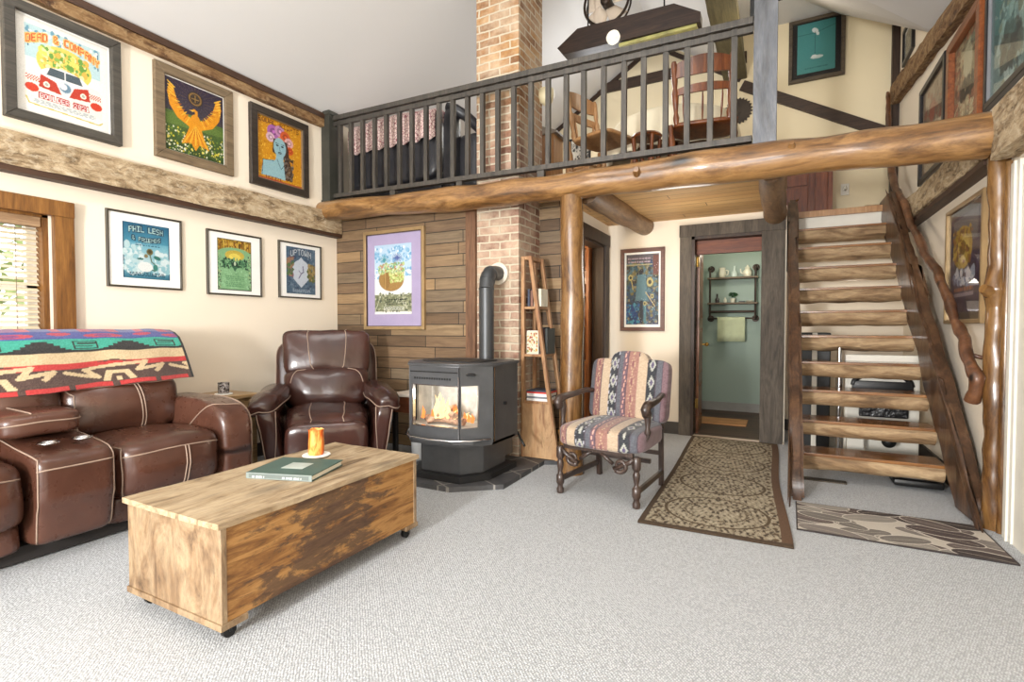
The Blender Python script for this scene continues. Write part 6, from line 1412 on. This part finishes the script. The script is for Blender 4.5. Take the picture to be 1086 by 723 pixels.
# dining table with cloth
CLOTH = mat('cream_tablecloth', (226, 216, 190), .9, var=.02)
dt = thing('round_table', 'round dining table in the loft, hidden by a cream cloth', 'table', (-.98, 5.33, LZ))
b = B().lathe([(0, 0), (.56, 0), (.56, .03), (0, .03)], 40, (-.98, 5.33, LZ + .73)); obj('table_top', b, CHERRY, dt, world=True, ang=40)
b = B().lathe([(.05, .05), (.06, .3), (.045, .5), (.08, .73)], 16, (-.98, 5.33, LZ)); b.lathe([(.25, 0), (.25, .03), (.06, .07)], 20, (-.98, 5.33, LZ)); obj('pedestal', b, CHERRY, dt, world=True, ang=40)
rows = []; N = 140
for (r, z, w) in ((.001, .765, 0), (.3, .765, 0), (.55, .766, 0), (.572, .762, .0), (.585, .74, .006), (.60, .66, .018), (.61, .56, .026), (.615, .46, .032), (.618, .42, .034)):
    rows.append([(-.98 + (r + w * math.sin(k * 2 * PI / N * 17 + math.sin(k * .09))) * math.cos(2 * PI * k / N), 5.33 + (r + w * math.sin(k * 2 * PI / N * 17 + math.sin(k * .09))) * math.sin(2 * PI * k / N), LZ + z) for k in range(N)])
b = B(); b.grid(rows, close_u=True); tc = solo('tablecloth', b, CLOTH, 'cream tablecloth hanging in folds over the round loft table', 'tablecloth', smooth=True)
so = tc.modifiers.new('t', 'SOLIDIFY'); so.thickness = .004; so.offset = 1
def dining_chair(name, label, loc, rot, m):
    t = thing('dining_chair', label, 'chair', loc, rot, None)
    b = B(); RB((0, -.02, .445), (.44, .43, .045), 5, n=10).build(b); obj('seat', b, m, t, smooth=True)
    lt = [(.012, 0), (.018, .04), (.024, .12), (.016, .17), (.022, .22), (.026, .32), (.016, .36), (.018, .44)]
    for x in (-1, 1):
        for y in (-1, 1):
            b = B(); M = Matrix.Translation((x * .19, y * .17, 0)) @ Matrix.Rotation(math.radians(4 * x), 4, 'Y') @ Matrix.Rotation(math.radians(-4 * y), 4, 'X'); b.lathe(lt, 12, (0, 0, 0), M); obj('leg', b, m, t, ang=40)
    b = B().cyl((-.18, -.17, .2), (-.18, .17, .2), .010, 8).cyl((.18, -.17, .2), (.18, .17, .2), .010, 8).cyl((-.18, 0, .2), (.18, 0, .2), .010, 8); obj('stretcher', b, m, t, ang=40)
    for x in (-1, 1):
        b = B(); M = Matrix.Translation((x * .18, .17, .45)) @ Matrix.Rotation(math.radians(-9), 4, 'X') @ Matrix.Rotation(math.radians(2 * x), 4, 'Y'); b.lathe([(.016, 0), (.023, .05), (.014, .09), (.021, .16), (.026, .24), (.015, .28), (.022, .33), (.022, .46), (.015, .485), (.001, .49)], 12, (0, 0, 0), M); obj('back_post', b, m, t, ang=40)
    for z, hh in ((.85, .11), (.69, .05)):
        rows = []
        for i in range(13):
            u = i / 12 * 2 - 1; yy = .17 + (z - .45) * .158 + .03 * (1 - u * u); ht = hh * (1 + .35 * (1 - u * u))
            rows.append([(u * .19, yy - .009, z - hh / 2), (u * .19, yy + .009, z - hh / 2), (u * .19, yy + .009, z - hh / 2 + ht), (u * .19, yy - .009, z - hh / 2 + ht)])
        b = B(); b.grid(rows, close_u=True, cap=True); obj('back_slat', b, m, t)
    for u in (-.35, 0, .35):
        b = B().tube([(u * .36, .175, .46), (u * .37, .19, .55), (u * .38, .205, .63), (u * .38, .21, .69)], [.008, .016, .014, .007], 8, flat=.5); obj('spindle', b, m, t, smooth=True)
    return t
dining_chair('c', 'red-brown wooden dining chair with its tall back to the loft railing', (-.60, 4.62, LZ), PI + .12, CHERRY).scale = (1.12, 1, 1)
dining_chair('h', 'honey coloured wooden dining chair standing left of the clothed round table', (-1.44, 4.50, LZ), PI / 2 - .35, HONEY)
stl = thing('stool', 'low turned wooden stool in front of the clothed round table', 'stool', (-1.04, 4.50, LZ))
b = B().lathe([(0, .40), (.12, .40), (.13, .415), (.12, .43), (0, .43)], 24); obj('seat', b, CHERRY, stl, ang=40)
for a in range(4):
    b = B(); M = Matrix.Rotation(a * PI / 2 + .6, 4, 'Z') @ Matrix.Translation((.085, 0, 0)) @ Matrix.Rotation(math.radians(5), 4, 'Y'); b.lathe([(.012, 0), (.02, .1), (.026, .2), (.015, .28), (.018, .40)], 12, (0, 0, 0), M); obj('leg', b, CHERRY, stl, ang=40)
wb = thing('loft_cabinet', 'honey wood cabinet with a sloping grey top beside the chimney in the loft', 'cabinet', (-2.25, 5.05, LZ))
b = B().b2((-2.36, 4.95, LZ), (-2.10, 5.20, 3.16)); obj('body', b, HONEY, wb, world=True)
b = B().prism([(-2.38, 3.16), (-2.06, 3.16), (-2.06, 3.18), (-2.36, 3.30), (-2.38, 3.30)], 'y', 4.93, 5.22); obj('sloping_lid', b, mat('grey_lid', (150, 146, 140), .6, var=.05), wb, world=True)
b = B().b2((-2.06, 5.18, LZ), (-1.80, 5.45, 2.93)); solo('low_chest', b, HONEY, 'low wooden chest carrying a small black framed picture in the loft', 'chest')
cvk = Cv(40, 40, (226, 222, 210)); cvk.speck(0, 0, 1, 1, [(40, 40, 40), (90, 90, 88), (200, 196, 186)], 90, .05, 3)
fr_ = framed('small black framed picture standing on the low loft chest', (-1.93, 5.28, 3.06), .24, .26, '-y', FR_BLK, .022, cvk, depth=.02); fr_['category'] = 'picture'; fr_.name = 'framed_picture'
# hanging beam light and fan
hb = thing('hanging_beam', 'dark pointed timber hung under the loft ceiling with a round lamp on it', 'beam light', (-1.36, 5.0, 3.9))
b = B().prism([(-2.055, 4.005), (-1.99, 3.925), (-.667, 3.90), (-.667, 3.985), (-.90, 4.125), (-1.84, 4.146)], 'y', 4.93, 5.05); obj('timber', b, wood('dark_stained_beam', [(40, 26, 20), (66, 44, 34), (84, 58, 44)], 'x', 1.0, .5), hb, world=True)
b = B().b2((-1.42, 4.95, 3.875), (-.70, 5.20, 3.905), .004); obj('under_board', b, mat('lit_olive_underside', (150, 146, 90), .5, var=.2), hb, world=True)  # greenish light on the timber's underside put into this olive colour
b = B().lathe([(0, 0), (.05, 0), (.065, .02), (.065, .045), (.0, .05)], 24, (0, 0, 0), Matrix.Translation((-1.46, 4.93, 3.945)) @ Matrix.Rotation(math.radians(90), 4, 'X')); obj('round_lamp', b, emis('lamp_glow', (255, 246, 226), 1.6), hb, world=True, ang=40)
b = B().cyl((-1.75, 5.0, 4.14), (-1.75, 5.0, 4.80), .008, 6).cyl((-1.0, 5.0, 4.12), (-1.0, 5.0, 4.64), .008, 6); obj('hanging_rod', b, BLK, hb, world=True)
fn = thing('round_fan', 'round caged fan with pale blades under the loft roof ridge', 'fan', (-1.62, 5.25, 4.2))
FC = (-1.625, 5.20, 4.50)
b = B().torus(FC, .235, .014, 'y', 36, 8).torus((FC[0], FC[1] + .08, FC[2]), .235, .010, 'y', 36, 8); obj('rim', b, BRONZ if 'BRONZ' in globals() else PIPEM, fn, world=True, smooth=True)
for k in range(5):
    a = k * 2 * PI / 5 + .3; b = B(); rows = []
    for j in range(7):
        r = .06 + .155 * j / 6; w = .05 + .05 * j / 6
        rows.append([(FC[0] + r * math.cos(a) - u * w * math.sin(a), FC[1] + .04 + .03 * u, FC[2] + r * math.sin(a) + u * w * math.cos(a)) for u in (-1, -.5, 0, .5, 1)])
    b.grid(rows); o_ = obj('blade', b, mat('fan_blade', (206, 190, 172), .5, var=.05), fn, world=True, smooth=True, fix=False); so = o_.modifiers.new('t', 'SOLIDIFY'); so.thickness = .004
b = B().cyl((FC[0], FC[1] - .03, FC[2]), (FC[0], FC[1] + .16, FC[2]), .055, 18); b.ball((FC[0], FC[1] - .03, FC[2]), (.055, .03, .055)); obj('motor', b, PIPEM, fn, world=True, ang=40)
b = B().cyl((FC[0], FC[1] + .1, FC[2]), (FC[0] + .05, FC[1] + .1, 4.90), .012, 8); obj('mount', b, PIPEM, fn, world=True)
b = B().lathe([(.02, 0), (.06, .03), (.075, .08), (.07, .14), (.0, .16)], 20, (-1.93, 4.37, 3.19)).cyl((-1.985, 4.37, 3.23), (-1.93, 4.37, 3.22), .015, 8)
solo('wall_lamp', b, mat('cream_glass_shade', (226, 214, 176), .4, var=.04), 'small cream bowl-shaped wall lamp on the side of the chimney', 'lamp', ang=50)
b = B().cyl((-1.985, 4.06, 4.17), (-1.965, 4.06, 4.17), .09, 24); solo('wall_plaque', b, mat('tan_plaque', (160, 120, 76), .6, var=.15), 'round tan plaque high on the side of the brick chimney', 'plaque', ang=40)
sb = B(); poly = []
for k in range(48):
    r = .165 if k % 2 else .14; a = k * 2 * PI / 48; poly.append((-.49 + r * math.cos(a), 3.83 + r * math.sin(a)))
sb.prism(poly, 'y', 6.985, 6.998); sb.cyl((-.49, 6.98, 3.83), (-.49, 6.99, 3.83), .04, 16)
solo('saw_blade', sb, mat('rusty_dark_steel', (58, 50, 44), .5, metal=.5, var=.2), 'toothed circular saw blade hung on the loft wall below the diagonal brace', 'saw blade')
dr_ = thing('dresser', 'dark reddish chest of drawers standing at the top of the stairs', 'dresser', (.25, 6.87, LZ))
DRW = wood('mahogany_dresser', [(80, 36, 14), (120, 60, 26), (138, 76, 38)], 'z', 1, .4, coat=.2, s=0, k=1)
b = B().b2((-.05, 6.72, LZ), (.50, 6.99, 3.16), .004).b2((.27, 6.705, LZ), (.31, 6.72, 3.16)).b2((-.05, 6.705, LZ), (-.02, 6.72, 3.16)).b2((.46, 6.705, LZ), (.50, 6.72, 3.16)); obj('body', b, DRW, dr_, world=True)
for z in (LZ + .03, LZ + .38):
    b = B().b2((-.01, 6.705, z), (.26, 6.722, z + .32), .004); d_ = obj('drawer', b, DRW, dr_, world=True)
    b = B().tube([(.09, 6.70, z + .20), (.10, 6.685, z + .185), (.16, 6.685, z + .185), (.17, 6.70, z + .20)], .006, 6); obj('drawer_pull', b, BRASS, d_, world=True, smooth=True)
b = B().b2((.33, 6.705, LZ + .03), (.45, 6.722, 3.1), .004); obj('side_door', b, DRW, dr_, world=True)
b = B().lathe([(.03, 0), (.08, .04), (.10, .07), (.09, .07), (.03, .02)], 18, (.03, 6.85, 3.165)); solo('bowl', b, BRASS, 'small brass bowl on top of the dresser by the tall blue-grey post', 'bowl', ang=50)
b = B().b2((.60, 6.99, 2.66), (.68, 7.0, 2.79), .003); ot = solo('wall_outlet', b, WHITEP, 'white wall outlet with a night light above the stair landing', 'outlet')
b = B().lathe([(.012, 0), (.02, .02), (.014, .05), (0, .055)], 12, (0, -.02, .05)); obj('night_light', b, mat('frosted_bulb', (230, 226, 210), .2, var=.02), ot, smooth=True)
b = B().prism([(6.45, LZ), (6.9, LZ), (6.9, LZ + .13), (6.45, LZ + .03)], 'x', .82, .95); solo('wooden_wedge', b, HONEY, 'tan wooden wedge lying at the right side of the stair landing', 'wedge')

# ================================================================== LIGHT
def area(name, loc, rot, sx, sy, e, col=(1, 1, 1)):
    l = bpy.data.lights.new(name, 'AREA'); l.shape = 'RECTANGLE'; l.size = sx; l.size_y = sy; l.energy = e; l.color = col
    o = bpy.data.objects.new(name, l); COL.objects.link(o); o.location = loc; o.rotation_euler = rot; return o
def point(name, loc, e, col=(1, .9, .75), r=.12):
    l = bpy.data.lights.new(name, 'POINT'); l.energy = e; l.color = col; l.shadow_soft_size = r
    o = bpy.data.objects.new(name, l); COL.objects.link(o); o.location = loc; return o
RX = math.radians(90)
area('daylight_window_mid', (-1.40, -2.62, 1.22), (RX, 0, 0), .45, .7, 330, (1, .99, .97))
area('daylight_window_left', (-3.15, -2.62, 1.35), (RX, 0, 0), 1.0, 1.5, 20, (1, .98, .96))
area('daylight_window_right', (.27, -2.62, 1.35), (RX, 0, 0), 1.0, 1.5, 70, (1, .98, .96))
area('daylight_upper', (-1.2, -2.62, 2.83), (RX, 0, 0), 3.6, .7, 75, (.97, .98, 1))
area('added_fill_main', (-1.5, 1.2, 4.55), (0, 0, 0), 1.6, 2.4, 68, (1, .98, .95))  # added overhead fill for the main room; no fixture is built
area('added_fill_loft', (-2.3, 5.8, 3.9), (0, 0, 0), .8, .8, 22, (1, .93, .8))  # unseen warm fill pointing down, added to brighten the loft
point('added_fill_loft_roof', (-1.85, 5.7, 3.75), 26, (.93, .96, 1), .25)  # added cool fill that lifts the gable and the left roof slope
point('added_fill_loft_stair', (-.2, 5.6, 4.1), 12, (1, .88, .68), .15)  # added warm fill on the stair side of the loft, source unseen
point('added_fill_hall', (-.8, 4.9, 1.7), 13, (1, .96, .9), .25)  # invisible fill added to lift the hall and the boards under the loft
point('bathroom_lamp', (-.45, 6.7, 2.1), 15, (1, .93, .78), .1)
point('added_fill_kitchen', (-2.3, 4.95, 1.7), 26, (1, .84, .6), .1)  # added fill brightening the cabinet behind the doorway; no lamp is modelled
point('added_fill_nook', (.62, 6.0, 1.5), 3, (1, .95, .85), .1)  # small added fill for the space under the stairs
point('fire_glow', (-2.22, 3.14, .62), 3.0, (1, .88, .72), .06)
w = bpy.data.worlds.new('sky'); SC.world = w; w.use_nodes = True; nt = w.node_tree; nt.nodes.clear()
o_ = nt.nodes.new('ShaderNodeOutputWorld'); bg = nt.nodes.new('ShaderNodeBackground'); bg.inputs[0].default_value = (.93, .97, 1, 1); bg.inputs[1].default_value = 3.0; nt.links.new(bg.outputs[0], o_.inputs[0])

# ================================================================== CAMERA
cam = bpy.data.cameras.new('camera'); co_ = bpy.data.objects.new('camera', cam); COL.objects.link(co_); SC.camera = co_
cam.sensor_width = 36; cam.lens = 18.0; cam.clip_start = .02; cam.clip_end = 200
co_.location = (0, 0, 1.15); co_.rotation_euler = (PI / 2 - math.atan(14.5 / 543), 0, math.atan(284 / 543))
SC.view_settings.view_transform = 'Standard'; SC.view_settings.look = 'None'; SC.view_settings.exposure = -0.06; SC.view_settings.gamma = 1.0; SC.view_settings.use_curve_mapping = False
SC.cycles.use_denoising = True; SC.cycles.max_bounces = 8; SC.cycles.sample_clamp_indirect = 6.0; SC.cycles.transparent_max_bounces = 12
